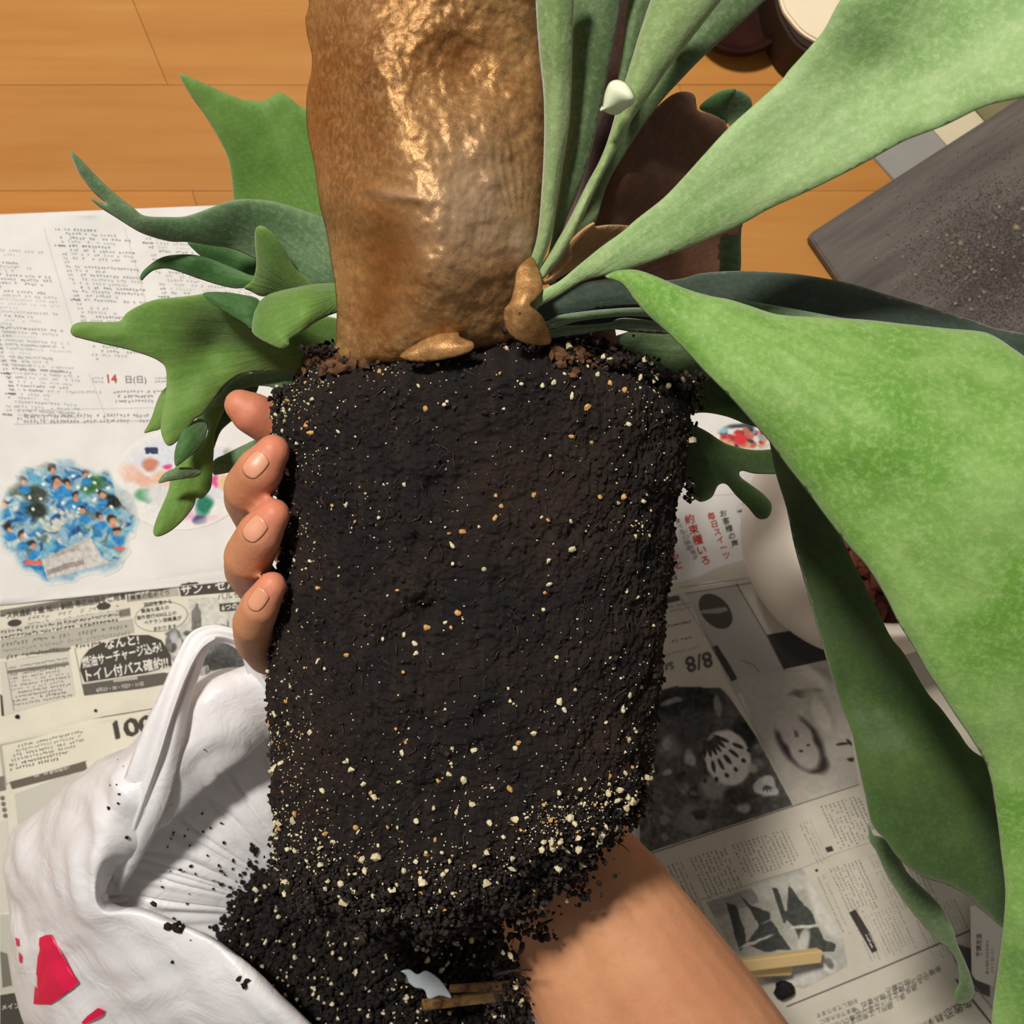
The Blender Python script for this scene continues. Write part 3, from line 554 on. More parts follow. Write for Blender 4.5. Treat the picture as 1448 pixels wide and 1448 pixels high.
P.e(RP([(850, 780)])[0], (30, 24), (86, 84, 80)); P.e(RP([(270, 470)])[0], (15, 16), (120, 118, 114)); P.e(RP([(255, 450)])[0], (7, 8), (160, 158, 154)); P.e(RP([(380, 530)])[0], (7, 12), (170, 168, 164), -20); P.e(RP([(90, 880)])[0], (22, 26), (120, 114, 110)); P.e(RP([(90, 900)])[0], (12, 14), (76, 70, 68))
P.e(RP([(400, 880)])[0], (26, 22), (126, 122, 118)); P.e(RP([(440, 850)])[0], (12, 8), (70, 68, 66)); P.e(RP([(530, 700)])[0], (22, 17), (150, 146, 142)); P.e(RP([(690, 810)])[0], (10, 8), (166, 162, 156)); P.e(RP([(650, 745)])[0], (20, 12), (70, 66, 64)); P.e(RP([(255, 615)])[0], (6, 5), (170, 168, 164))
P.e(RP([(600, 530)])[0], (32, 40), (226, 222, 214), -20, .06, .3)
c0 = np.array(RP([(470, 385)])[0])
for a_ in (22, 36, 50, 63, 76, 90):
    t = math.radians(a_); u = np.array([math.cos(t), math.sin(t)])
    for r0, l_ in ((24, 12), (50, 9), (68, 4)):
        P.e(tuple(c0 + u * r0), (l_, 2.9), (70, 66, 64), a_, .15, .3)
c0 = np.array(RP([(820, 690)])[0]); P.e(tuple(c0), (16, 15), (206, 202, 194), 0, .1, 2.0)
for a_ in (20, 55, 90, 125): t = math.radians(a_); P.e(tuple(c0 + 5 * np.array([math.cos(t), math.sin(t)])), (5, 1.5), (96, 92, 88), a_, .2)
P.e(RP([(745, 590)])[0], (7, 6), (190, 186, 170)); P.n(13, .2, 6)
P.done(inpoly(P.x, P.y, RP([(0, 420), (150, 160), (300, 120), (560, 130), (610, 180), (760, 400), (975, 800), (100, 1085), (0, 1000)])), .0003)
P = Pic(shC, RP([(620, 20)])[0] + RP([(1500, 830)])[0], 1.3, (184, 178, 166))
P.e(RP([(1080, 60)])[0], (40, 12), (196, 190, 178), 60); P.e(RP([(1040, 160)])[0], (24, 6), (120, 114, 104), -5); P.e(RP([(1120, 280)])[0], (18, 40), (168, 162, 148), -25); P.e(RP([(1130, 290)])[0], (10, 28), (196, 190, 176), -25); P.e(RP([(1010, 440)])[0], (28, 46), (66, 58, 56), -35, .12, .5); P.e(RP([(1100, 560)])[0], (20, 14), (66, 58, 56), 20); P.e(RP([(990, 400)])[0], (20, 30), (176, 168, 160), -35, .15, .5); P.e(RP([(1040, 500)])[0], (19, 26), (180, 172, 164), -35, .15, .5); P.e(RP([(930, 310)])[0], (20, 16), (184, 178, 166), -30)
for x, y in ((1060, 455), (1015, 490)): P.e(RP([(x, y)])[0], (3.2, 2), (70, 62, 60))
P.e(RP([(985, 395)])[0], (5, 2), (110, 90, 86), 50); P.e(RP([(1250, 455)])[0], (9, 2.5), (60, 56, 52), -10); P.e(RP([(1290, 440)])[0], (3, 6), (60, 56, 52), -20); P.e(RP([(1295, 538)])[0], (5, 3.5), (60, 56, 52)); P.n(6, .15, 9)
P.done(inpoly(P.x, P.y, RP([(640, 60), (930, 30), (1160, 20), (1290, 300), (1345, 675), (985, 798), (760, 370)])), .0003)
P = Pic(shC, TP([(150, 180)])[0] + TP([(800, 690)])[0], 1.3, (176, 174, 164))
P.e(TP([(420, 280)])[0], (70, 14), (196, 194, 184), -15); P.p(TP([(165, 335), (350, 270), (380, 330), (190, 400)]), (150, 148, 140)); P.e(TP([(650, 360)])[0], (16, 50), (206, 204, 194), -25)
for L in ([(245, 330), (285, 340), (320, 440), (330, 500), (300, 530)], [(300, 300), (345, 340), (420, 370), (430, 400), (380, 420)], [(380, 420), (430, 405), (510, 520), (400, 530), (330, 500)], [(430, 270), (455, 275), (500, 400), (480, 420)], [(500, 260), (545, 320), (600, 380), (610, 420), (520, 430), (490, 400)], [(520, 430), (620, 430), (640, 480), (690, 500), (680, 530), (560, 530)]): P.p(TP(L), (74, 76, 72))
P.e(TP([(365, 490)])[0], (26, 2.2), (200, 198, 190), -22); P.e(TP([(560, 430)])[0], (22, 2.2), (204, 202, 194), -10); P.e(TP([(660, 580)])[0], (10, 13), (206, 202, 196), -30); P.e(TP([(665, 575)])[0], (6, 9), (120, 116, 112), -30); P.e(TP([(545, 630)])[0], (28, 13), (200, 198, 190)); P.e(TP([(560, 490)])[0], (7, 20), (190, 188, 180), 10); P.n(9, .2, 12)
P.done(inpoly(P.x, P.y, TP([(165, 330), (555, 190), (720, 470), (740, 590), (560, 680), (400, 650), (260, 500)])), .0003)

# =================================================================== GREY BOARD, POT, CARD, CRUMBS
m, nt, p = newmat('grey_board')
rot = math.radians(-57 + 90)
c = mix(nt, ramp(nt, noise(nt, 12, 5, .6, 'Object', (.5, 5, 1, .575)), [(.35, 0.), (.68, 1.)]), sr(112, 104, 97), sr(82, 75, 70))
c = mix(nt, ramp(nt, noise(nt, 160, 4, .6, 'Object', (.15, 2, 1, .575)), [(.4, 0.), (.8, .5)]), c, sr(70, 62, 58)); nt.links.new(c, p.inputs['Base Color']); p.inputs['Roughness'].default_value = .55; p.inputs['Specular IOR Level'].default_value = .3
BZ = .0125
bd = slab_poly('grey_board', [W(x, y, BZ)[:2] for x, y in ((1145, 335), (1150, 327), (1800, -92), (2100, 350), (1560, 850), (1440, 760), (1150, 343))], .0043, BZ, m, None, .0012)
tag(bd, 'grey wood-grained board with dirt scattered on it, at the right edge', 'board')
def lumps(name, pos, rad, mat, parent=None, cols=None, flatn=None, nrm_=None, rough=.35, smooth=False, seed=1):
    """many small irregular grains joined in one mesh (20 triangles each)"""
    bm = bmesh.new(); bmesh.ops.create_icosphere(bm, subdivisions=1, radius=1); V0 = np.array([v.co[:] for v in bm.verts]); F0 = np.array([[v.index for v in f.verts] for f in bm.faces]); bm.free()
    r = np.random.RandomState(seed); n = len(pos); pos = np.asarray(pos, float); rad = np.asarray(rad, float)
    q = r.normal(size=(n, 3, 3)); Q, _ = np.linalg.qr(q)
    sc = r.uniform(.55, 1.25, (n, 1, 3)); V = V0[None] * (1 + rough * r.uniform(-1, 1, (n, len(V0), 1))) * sc
    V = np.einsum('nij,nvj->nvi', Q, V) * rad[:, None, None] + pos[:, None]
    F = (F0[None] + (np.arange(n) * len(V0))[:, None, None]).reshape(-1, 3)
    return mesh(name, V.reshape(-1, 3), F, mat, parent, smooth)
M['soil'] = flat('soil', sr(36, 29, 27), .75, .25, .5, 300); M['soil2'] = flat('loose_soil', sr(30, 25, 24), .8, .2, .5, 300)
M['perlite'] = flat('perlite', sr(206, 194, 158), .7, .3, .12, 400); M['perlite_tan'] = flat('perlite_tan', sr(196, 148, 88), .7, .3, .2, 400); M['bark'] = flat('bark', sr(92, 64, 44), .85, .15, .4, 160)
rs = np.random.RandomState(3)
def onboard(mx, my, sx_, sy_, n_):
    a = rs.normal(mx, sx_, n_); b = rs.normal(my, sy_, n_); k_ = inpoly(a, b, [(1165, 335), (1800, -70), (1500, 700), (1165, 350)]); return a[k_], b[k_]
bx, by = onboard(1400, 370, 55, 50, 110); n = len(bx)
lumps('dirt', WA(bx, by, np.full(n, BZ + .0006)), rs.uniform(.0005, .0022, n) * .7, flat('dirt_pale', sr(150, 132, 112), .8, .2), None, seed=4)
tag(bpy.data.objects['dirt'], 'pale dirt grains scattered over the grey board', 'dirt', kind='stuff')
# thin smear of dark soil on the board
dx_, dy_ = onboard(1415, 375, 60, 58, 14000)
smear = lumps('soil_dust', WA(dx_, dy_, np.full(len(dx_), BZ + .00002)), rs.uniform(.00015, .00055, len(dx_)), flat('soil_dust', sr(76, 68, 63), .9, .1), None, seed=5)
tag(smear, 'dark soil dust spread over the middle of the grey board', 'soil', kind='stuff')

pot = empty('plant_pot', W(1225, 745, .002)); tag(pot, 'white round plant pot holding bark behind the large right frond', 'pot')
def inv(o, par): o.matrix_parent_inverse = Matrix.Translation(-Vector(par.location))
wp = flat('pot_white', sr(226, 216, 202), .35, .4); pcx, pcy, _ = W(1228, 752, .06)
z0 = .0075
o = lathe('pot_body', rprof([(.0005, z0), (.05, z0), (.068, .022), (.077, .05), (.076, .075), (.066, .10), (.060, .112), (.056, .114), (.052, .110), (.054, .095), (.058, .08)]), (pcx, pcy), wp, pot, 72); inv(o, pot)
nb = 90; an = rs.uniform(0, 6.28, nb); ra = .052 * np.sqrt(rs.uniform(0, 1, nb))
o = lathe('potting_mix', [(.0005, .082), (.03, .083), (.056, .082)], (pcx, pcy), flat('potting_mix', sr(66, 34, 26), .9, .2, .4, 120), pot); inv(o, pot)
o = lumps('bark_chips', np.c_[pcx + ra * np.cos(an), pcy + ra * np.sin(an), np.full(nb, .086)], rs.uniform(.004, .009, nb), flat('bark_chip', sr(104, 50, 36), .7, .3, .3, 90), pot, seed=8); inv(o, pot); o['kind'] = 'stuff'

# care card
cp = [(1372, 1281), (1380, 1281), (1420, 1314), (1404, 1395), (1379, 1385), (1374, 1377)]
cardc = W(1395, 1340, .012)
card = mesh('care_card', [W(x, y, z) for x, y in cp for z in (.0122,)] + [W(x, y, .0117) for x, y in cp], [(5, 4, 3, 2, 1, 0), (6, 7, 8, 9, 10, 11)] + [(i, (i + 1) % 6, 6 + (i + 1) % 6, 6 + i) for i in range(6)], flat('card_white', sr(226, 222, 208), .6, .2), None, False)
tag(card, 'small white plant care card with Japanese print beside the lower right frond', 'card')
def textobj(body, org, xv, yv, z, col, parent, bold=0):
    cu = bpy.data.curves.new('t', 'FONT'); cu.body = body; cu.resolution_u = 2; cu.offset = bold; ob = bpy.data.objects.new('t', cu); S.collection.objects.link(ob)
    me = bpy.data.meshes.new_from_object(ob.evaluated_get(bpy.context.evaluated_depsgraph_get())); co = np.array([v.co[:] for v in me.vertices]); F = [tuple(q.vertices) for q in me.polygons]
    V = np.array(org, float) + co[:, :1] * np.array(xv, float) + co[:, 1:2] * np.array(yv, float); o = mesh('printed_text', WA(V[:, 0], V[:, 1], np.full(len(V), z)), F, flat('print_ink', col), parent, False)
    bpy.data.objects.remove(ob); return o
textobj('管理方法', (1388, 1353), (0, -8.2), (-9, 0), .0124, sr(90, 88, 84), card, .02); textobj('置き場所 日光を好み', (1398, 1378), (0, -5.3), (-4.8, 0), .0124, sr(130, 126, 120), card); textobj('水やり 乾いたら', (1405, 1376), (0, -5), (-4.6, 0), .0124, sr(150, 146, 138), card)

def grain(name, px, py, h, r, mat, label, cat, seed, sx=1, sub_=2):
    bm = bmesh.new(); bmesh.ops.create_icosphere(bm, subdivisions=sub_, radius=r); rg = random.Random(seed)
    for v in bm.verts:
        k = 1 + .22 * math.sin(v.co.x / r * 3 + seed) * math.cos(v.co.y / r * 4 + seed * 2) + rg.uniform(-.2, .2); v.co *= k; v.co.x *= sx; v.co.z *= .8
    me = bpy.data.meshes.new(name); bm.to_mesh(me); bm.free(); me.materials.append(mat); o = link(bpy.data.objects.new(name, me)); x, y, _ = W(px, py, h); z = float(paperz(np.array([x]), np.array([y]))[0])
    o.location = (x, y, z + h + r * .6); return tag(o, label, cat)
grain('pebble', 282, 970, .0042, .0028, M['perlite'], 'cream pebble on the newspaper beside the bag handle', 'pebble', 1)
grain('soil_clump', 305, 962, .0042, .0038, M['soil2'], 'black oval soil clump on the newspaper beside the cream pebble', 'soil clump', 2, 1.2)
grain('soil_clump', 28, 1012, .0034, .0014, M['soil2'], 'tiny dark crumb on newspaper at the left edge', 'soil clump', 3)
grain('soil_clump', 138, 1003, .0034, .0010, M['soil2'], 'tiny dark speck on the white newspaper margin above the bag', 'soil clump', 4)
grain('soil_clump', 1107, 1396, .0030, .0062, M['soil2'], 'dark soil clump on newspaper below the chopstick ends', 'soil clump', 6, 1.1)

# =================================================================== STAGHORN FERN
fern = empty('staghorn_fern', (0, 0, .33)); tag(fern, 'staghorn fern with bare soil root ball, golden shield frond and green antler fronds, held up', 'fern')
FI = Matrix.Translation((0, 0, -.33))
def L(name, out, hts, base, mat, **kw):
    o = leaf(name, out, hts, base, M[mat], fern, **kw); o.matrix_parent_inverse = FI; return o
# ---- left fronds
L('frond', K('A', [(735, 303), (800, 325), (900, 370), (960, 395), (1010, 410), (1080, 412), (1110, 395), (1140, 378), (1180, 395), (1230, 435), (1290, 470), (1420, 650), (1480, 900), (1450, 1000), (1200, 960), (1000, 900), (960, 830), (950, 740), (930, 640), (880, 540), (830, 460), (780, 390)]),
  [(254, 105, .335), (390, 140, .325), (340, 230, .315), (440, 300, .31), (330, 290, .305)], (520, 420), 'leaf_mid', ripple=.0012)
L('frond', K('A', [(288, 618), (330, 650), (400, 725), (470, 790), (540, 845), (590, 882), (680, 888), (760, 885), (850, 855), (930, 825), (1000, 815), (1090, 820), (1160, 835), (1240, 860), (1330, 895), (1450, 960), (1480, 1180), (1290, 1180), (1180, 1120), (1050, 1062), (960, 1022), (860, 1006), (770, 992), (700, 990), (620, 970), (560, 945), (480, 895), (410, 850), (370, 812), (395, 818), (436, 834), (390, 795), (345, 740), (312, 690)]),
  [(100, 215, .37), (128, 282, .36), (200, 310, .355), (240, 335, .345), (330, 290, .352), (330, 350, .335), (460, 320, .345), (450, 390, .34)], (520, 430), 'leaf_grey', label='grey-green frond with a forked tip, seen from below')
L('frond', K('A', [(770, 990), (860, 1000), (960, 1016), (1060, 1055), (1150, 1100), (1130, 1160), (1040, 1150), (980, 1118), (900, 1085), (840, 1060), (800, 1030)]), [(270, 343, .325), (360, 370, .318), (330, 370, .315)], (520, 430), 'leaf_deep', step=6)
L('frond', K('A', [(575, 1145), (572, 1135), (590, 1105), (640, 1065), (690, 1046), (770, 1041), (830, 1050), (900, 1075), (980, 1108), (1040, 1130), (1150, 1140), (1150, 1190), (1010, 1180), (960, 1181), (890, 1166), (800, 1137), (730, 1112), (680, 1100), (630, 1108), (600, 1130), (582, 1149)]), [(198, 395, .325), (270, 365, .333), (350, 400, .330), (300, 385, .328)], (520, 430), 'leaf_deep', step=6)
L('frond', K('A', [(1043, 960), (1050, 932), (1068, 924), (1095, 935), (1130, 970), (1165, 1020), (1190, 1070), (1230, 1120), (1300, 1175), (1300, 1215), (1200, 1215), (1120, 1210), (1070, 1214), (1030, 1195), (1000, 1178), (1035, 1145), (1050, 1080), (1045, 1010)]), [(367, 325, .358), (380, 380, .345), (440, 405, .338), (350, 410, .334)], (430, 420), 'leaf_mid', step=6, label='short upright frond lobe')
L('frond', K('B', [(288, 545), (300, 520), (330, 508), (370, 507), (440, 508), (490, 504), (520, 470), (570, 440), (640, 415), (730, 405), (800, 397), (850, 388), (900, 385), (980, 395), (1050, 415), (1160, 470), (1300, 480), (1400, 500), (1480, 560), (1450, 640), (1300, 690), (1200, 710), (1020, 716), (960, 735), (912, 775), (870, 832), (830, 885), (800, 905), (760, 955), (720, 1002), (690, 1015), (670, 992), (657, 940), (665, 870), (680, 780), (678, 700), (650, 668), (600, 645), (520, 620), (430, 600), (340, 578), (300, 565)]),
  [(102, 465, .345), (190, 440, .342), (250, 415, .348), (330, 415, .352), (350, 455, .340), (250, 470, .336), (300, 495, .322), (400, 480, .330), (400, 520, .318), (250, 560, .328), (232, 620, .335), (290, 545, .325), (240, 500, .333)], (470, 480), 'leaf_mid', ripple=.0014, label='broad frond with a rounded side lobe pointing left')
L('frond', K('B', [(830, 392), (900, 384), (980, 393), (1060, 415), (1060, 480), (1033, 535), (1000, 512), (930, 470), (880, 440)]), [(287, 416, .357), (350, 425, .352), (350, 460, .354)], (470, 480), 'leaf_deep', step=6, edge=.3)
L('frond', K('B', [(1480, 340), (1380, 348), (1290, 352), (1180, 372), (1100, 395), (1055, 435), (1036, 490), (1032, 545), (1055, 572), (1085, 590), (1130, 612), (1160, 618), (1186, 603), (1190, 578), (1235, 552), (1300, 505), (1380, 470), (1480, 450)]), [(365, 430, .352), (380, 480, .368), (430, 410, .368), (480, 415, .36), (405, 490, .372), (430, 450, .374)], (500, 410), 'leaf_mid', step=6, puff=.004, label='rolled frond tip with a browned edge')
L('frond', K('B', [(1250, 700), (1120, 708), (1020, 718), (950, 745), (900, 800), (870, 850), (900, 850), (980, 790), (1080, 770), (1190, 800), (1260, 810)]), [(310, 560, .315), (420, 535, .308), (360, 540, .309)], (470, 530), 'leaf_grey', step=6)
L('frond', K('B', [(900, 800), (930, 830), (905, 900), (880, 960), (877, 1020), (872, 1100), (866, 1180), (845, 1215), (825, 1232), (805, 1230), (790, 1270), (740, 1330), (690, 1370), (645, 1387), (627, 1368), (640, 1315), (668, 1250), (690, 1195), (700, 1140), (730, 1085), (800, 1040), (845, 975), (852, 920), (838, 885)]), [(225, 755, .325), (290, 690, .31), (300, 580, .305), (270, 700, .315)], (330, 550), 'leaf_mid', step=7, label='narrow frond tip pointing down left of the fingers')
L('frond', K('B', [(822, 903), (842, 915), (851, 940), (840, 985), (810, 1032), (765, 1068), (722, 1098), (713, 1065), (722, 1010), (752, 950), (790, 915)]), [(250, 650, .335), (290, 600, .322), (270, 620, .332)], (330, 550), 'leaf_deep', step=6)
L('frond', K('B', [(650, 1168), (655, 1148), (680, 1122), (720, 1106), (780, 1103), (822, 1122), (805, 1142), (745, 1152), (690, 1160)]), [(225, 683, .334), (280, 668, .325), (255, 672, .332)], (330, 640), 'leaf_grey', step=5)
L('frond', K('B', [(875, 1075), (930, 1045), (1000, 1010), (1070, 980), (1200, 950), (1200, 1060), (1000, 1110), (900, 1132), (872, 1128)]), [(300, 665, .30), (360, 630, .296), (410, 630, .292)], (440, 560), 'leaf_grey', step=6)
L('frond', K('B', [(590, 962), (603, 935), (620, 900), (655, 805), (700, 770), (700, 880), (660, 942), (625, 955)]), [(205, 612, .31), (235, 560, .305)], (330, 500), 'leaf_mid', step=5)
L('frond', K('B', [(800, 890), (840, 830), (900, 750), (980, 700), (1060, 760), (1010, 860), (960, 905), (905, 955), (872, 1030), (860, 960), (830, 930)]), [(300, 600, .298), (340, 580, .295), (320, 590, .30)], (340, 560), 'leaf_deep', step=5, edge=.3)
# ---- right fronds
CB = (745, 440)
L('frond', K('H', [(978, -150), (977, 0), (990, 200), (1010, 400), (1011, 600), (1000, 800), (985, 960), (958, 1055), (940, 1100), (985, 1110), (1020, 1040), (1045, 960), (1066, 830), (1088, 690), (1112, 530), (1122, 400), (1128, 200), (1134, 0), (1140, -150)]), [(785, 0, .445), (790, 200, .425), (760, 370, .405), (770, -60, .45)], CB, 'leaf_stem', step=7, puff=.003, label='pale upright frond beside the shield frond')
L('frond', K('H', [(1126, -150), (1124, 0), (1120, 200), (1116, 400), (1110, 530), (1085, 690), (1062, 850), (1045, 960), (1030, 1050), (1060, 1040), (1100, 905), (1160, 765), (1210, 605), (1242, 450), (1272, 300), (1302, 150), (1328, 0), (1350, -150)]), [(840, 0, .428), (820, 200, .415), (775, 360, .400), (845, -60, .43)], CB, 'leaf_shade', step=7, puff=.002)
L('frond', [(935, -40), (920, 0), (905, 45), (890, 95), (876, 140), (862, 190), (849, 225), (831, 258), (815, 290), (797, 325), (780, 352), (760, 385), (764, 397), (778, 385), (797, 360), (824, 310), (837, 280), (859, 236), (878, 202), (896, 166), (918, 136), (943, 100), (985, 45), (1020, 0), (1050, -40)], [(960, 0, .43), (870, 190, .415), (765, 390, .403), (930, 60, .425)], CB, 'leaf_stem', step=7, puff=.003)
L('frond', [(900, -40), (888, 0), (880, 60), (874, 110), (870, 160), (858, 205), (850, 230), (864, 215), (880, 160), (893, 100), (908, 50), (925, 0), (935, -40)], [(890, 0, .420), (860, 210, .408), (880, 120, .414)], CB, 'leaf_shade', step=5)  # shaded half of the previous frond, its shade put into the colour
L('frond', [(1130, -40), (1083, 0), (1051, 30), (995, 80), (960, 116), (938, 140), (918, 166), (902, 188), (884, 217), (864, 250), (853, 277), (843, 313), (823, 335), (800, 358), (780, 375), (775, 365), (800, 330), (820, 290), (850, 220), (885, 150), (920, 100), (980, 30), (1015, -30)], [(1060, 0, .405), (900, 180, .395), (780, 370, .395)], CB, 'leaf_shade', step=7, puff=.002)
L('frond', K('D', [(395, 205), (405, 185), (415, 120), (440, 62), (480, 46), (525, 62), (556, 98), (572, 140), (562, 172), (520, 200), (480, 226), (440, 222), (415, 208)]), [(850, 155, .432), (870, 115, .437), (897, 140, .438), (875, 160, .430), (878, 135, .436)], (850, 160), 'leaf_pale', step=4, roll=.004, rw=5, thick=.0016, label='small white-green new frond bud').data.materials[0] = M['bud']
L('frond', K('D', [(900, 190), (960, 130), (1020, 100), (1070, 92), (1090, 96), (1130, 110), (1170, 160), (1160, 300), (1130, 600), (1115, 850), (1105, 1050), (1000, 1060), (1000, 850), (1050, 500), (1060, 300), (1010, 240), (950, 220)]), [(1030, 130, .325), (1060, 160, .315), (1050, 380, .31), (1020, 160, .31)], (900, 420), 'leaf_grey', label='grey-green frond curling behind the brown shield frond')
L('frond', K('D', [(900, 190), (960, 130), (1020, 100), (1075, 92), (1090, 98), (1075, 140), (1050, 200), (1045, 270), (1020, 260), (960, 225)]), [(1005, 145, .333), (1035, 130, .337), (1030, 170, .325)], (900, 420), 'leaf_deep', step=5)
gb = leafmat('brown_husk', sr(112, 74, 48), sr(84, 50, 32), sr(130, 92, 62), .5, .1, .6, .03, .3); M['brown_husk'] = gb
L('shield_frond', [(950, 134), (980, 132), (987, 155), (1005, 161), (1019, 168), (1029, 180), (1060, 260), (1045, 330), (1020, 336), (1016, 390), (980, 410), (900, 410), (870, 450), (872, 520), (800, 530), (760, 480), (790, 380), (830, 320), (853, 272), (880, 215), (910, 172)], [(950, 150, .375), (1020, 200, .35), (880, 260, .385), (900, 380, .36), (860, 500, .345), (1010, 380, .34), (800, 450, .365)], CB, 'brown_husk', ripple=.0025, label='dry brown shield frond behind the green stalks')
M['dark_husk'] = leafmat('dark_husk', sr(66, 42, 32), sr(50, 30, 24), sr(84, 58, 44), .5, .1, .6, .02, .3)
L('shield_frond', [(775, 400), (790, 330), (825, 200), (850, 80), (865, -60), (960, -60), (935, 40), (905, 110), (870, 230), (830, 320), (800, 390)], [(790, 390, .385), (850, 100, .385), (890, -20, .39), (900, 110, .38)], CB, 'dark_husk', step=8, label='dark reddish brown shield frond seen between the green stalks')
M['tan_husk'] = leafmat('tan_husk', sr(170, 124, 78), sr(132, 90, 50), sr(196, 156, 108), .5, .1, .55, .05, .3)
L('husk', K('D', [(130, 1050), (165, 985), (240, 880), (300, 820), (365, 778), (372, 800), (450, 790), (550, 797), (560, 850), (400, 920), (250, 1020), (120, 1095), (90, 1080)]), [(775, 395, .402), (840, 318, .410), (890, 325, .395), (830, 360, .395)], CB, 'tan_husk', step=5, ripple=.0018)
R5hi = [(1290, -120), (1230, -60), (1188, 0), (1165, 42), (1142, 70), (1116, 99), (1104, 114), (1063, 151), (1029, 182), (995, 219), (968, 249), (938, 280), (900, 310), (878, 329), (850, 349), (817, 376), (790, 398), (768, 409), (745, 424)]
R5lo = [(748, 440), (757, 436), (790, 418), (823, 398), (860, 388), (880, 383), (900, 377), (957, 356), (1013, 333), (1051, 316), (1089, 295), (1146, 269), (1222, 231), (1278, 200), (1335, 178), (1392, 151), (1448, 138), (1540, 120), (1620, 60), (1600, -120)]
L('frond', R5hi + R5lo, [(750, 432, .408), (870, 355, .426), (960, 300, .437), (1000, 215, .446), (1050, 310, .440), (1100, 200, .446), (1200, 0, .468), (1250, 110, .455), (1300, 190, .462), (1450, 130, .48), (1450, 0, .474), (1330, 60, .464), (1600, -60, .48)], (720, 470), 'leaf_pale', step=11, ripple=.0013, roll=.0025, edge=.5, label='wide pale green frond reaching to the upper right')
# ---- lower right frond
R6 = [(856, 392), (868, 384), (885, 381), (902, 382), (926, 390), (949, 400), (978, 411), (1007, 419), (1030, 423), (1059, 432), (1089, 442), (1112, 446), (1165, 449), (1222, 452), (1278, 458), (1335, 464), (1388, 469), (1411, 478), (1430, 491), (1450, 505), (1520, 560), (1640, 760), (1640, 1200), (1600, 1560), (1400, 1560), (1402, 1448), (1409, 1384), (1418, 1316), (1421, 1260), (1415, 1203), (1408, 1146), (1396, 1085), (1373, 1044), (1350, 1010), (1331, 980), (1309, 946), (1290, 912), (1271, 882), (1252, 844), (1226, 802), (1203, 776), (1173, 738), (1142, 696), (1112, 658), (1089, 626), (1062, 595), (1031, 560), (995, 524), (972, 499), (943, 470), (914, 444), (897, 424), (879, 401)]
L('frond', R6, [(860, 390, .424), (940, 420, .436), (960, 475, .440), (1090, 445, .440), (1080, 540, .450), (1100, 640, .444), (1250, 460, .444), (1250, 600, .462), (1200, 770, .448), (1420, 480, .446), (1440, 650, .466), (1300, 930, .448), (1430, 900, .458), (1600, 900, .46), (1400, 1090, .436), (1440, 1300, .425), (1410, 1400, .41), (1600, 1450, .41)], (800, 330), 'leaf_bright', step=11, ripple=.0016, roll=.003, edge=.5, label='largest bright green frond arching down the right side')
L('frond', K('E', [(20, 320), (90, 290), (200, 240), (300, 205), (450, 185), (560, 200)]) + [(957, 395), (995, 386), (1051, 383), (1101, 385), (1146, 390), (1203, 401), (1252, 416), (1316, 435), (1373, 452), (1411, 465), (1460, 474), (1560, 500), (1560, 560), (1400, 520), (1200, 490), (1100, 465), (1030, 448), (960, 438), (900, 432), (850, 436), (800, 446), (760, 452)], [(760, 440, .39), (870, 410, .385), (1000, 410, .375), (1200, 430, .375), (1450, 480, .38), (1000, 440, .38)], CB, 'leaf_dark', step=8, puff=.002, label='dark strap frond running right under the pale frond')
L('frond', [(1000, 420), (1040, 423), (1090, 431), (1140, 440), (1190, 449), (1240, 456), (1180, 458), (1110, 450), (1050, 440), (1010, 432)], [(1010, 425, .392), (1230, 455, .392)], CB, 'leaf_grey', step=5)
for out, hh in (([(755, 450), (772, 454), (790, 446), (820, 441), (860, 437), (900, 435), (940, 437), (980, 445), (975, 456), (930, 450), (890, 447), (850, 450), (815, 455), (785, 464), (765, 466)], .396), ([(765, 470), (782, 466), (800, 461), (830, 459), (862, 456), (878, 450), (910, 452), (950, 458), (950, 468), (900, 464), (862, 466), (830, 471), (800, 475), (775, 478)], .390)):
    L('stalk', out, [(760, 455, hh), (900, 445, hh - .006), (960, 450, hh - .01)], CB, 'leaf_grey', step=4, puff=.003, rw=4)
L('frond', [(755, 442), (800, 432), (860, 425), (900, 425), (960, 440), (960, 470), (900, 470), (860, 466), (800, 478), (760, 478)], [(760, 455, .378), (900, 445, .372), (960, 450, .37)], CB, 'leaf_dark', step=6)
L('frond', [(860, 482), (885, 470), (905, 464), (940, 460), (990, 480), (1010, 520), (985, 545), (930, 540), (880, 535), (862, 510)], [(870, 500, .34), (960, 480, .335), (960, 530, .33)], (800, 480), 'leaf_shade', step=6)
L('frond', [(860, 540), (885, 520), (920, 506), (943, 499), (975, 497), (1030, 520), (1100, 590), (1110, 612), (1059, 601), (1030, 590), (1001, 584), (978, 585), (950, 590), (900, 600), (865, 590)], [(870, 560, .325), (950, 500, .33), (1000, 560, .315), (1090, 600, .318)], (780, 540), 'leaf_olive', step=7)
L('frond', K('F', [(100, 60), (180, 92), (260, 130), (330, 175), (400, 196), (460, 202), (530, 200), (620, 230), (600, 290), (515, 292), (440, 290), (398, 280), (384, 288), (396, 308), (430, 332), (482, 372), (505, 405), (500, 442), (480, 460), (450, 455), (415, 415), (370, 370), (335, 330), (305, 335), (282, 378), (240, 396), (215, 375), (190, 330), (150, 300), (90, 280)]), [(950, 620, .33), (970, 700, .318), (1050, 640, .322), (1090, 650, .315), (1080, 730, .312), (1000, 660, .326)], (840, 560), 'leaf_olive', step=6, label='forked antler frond right of the root ball')
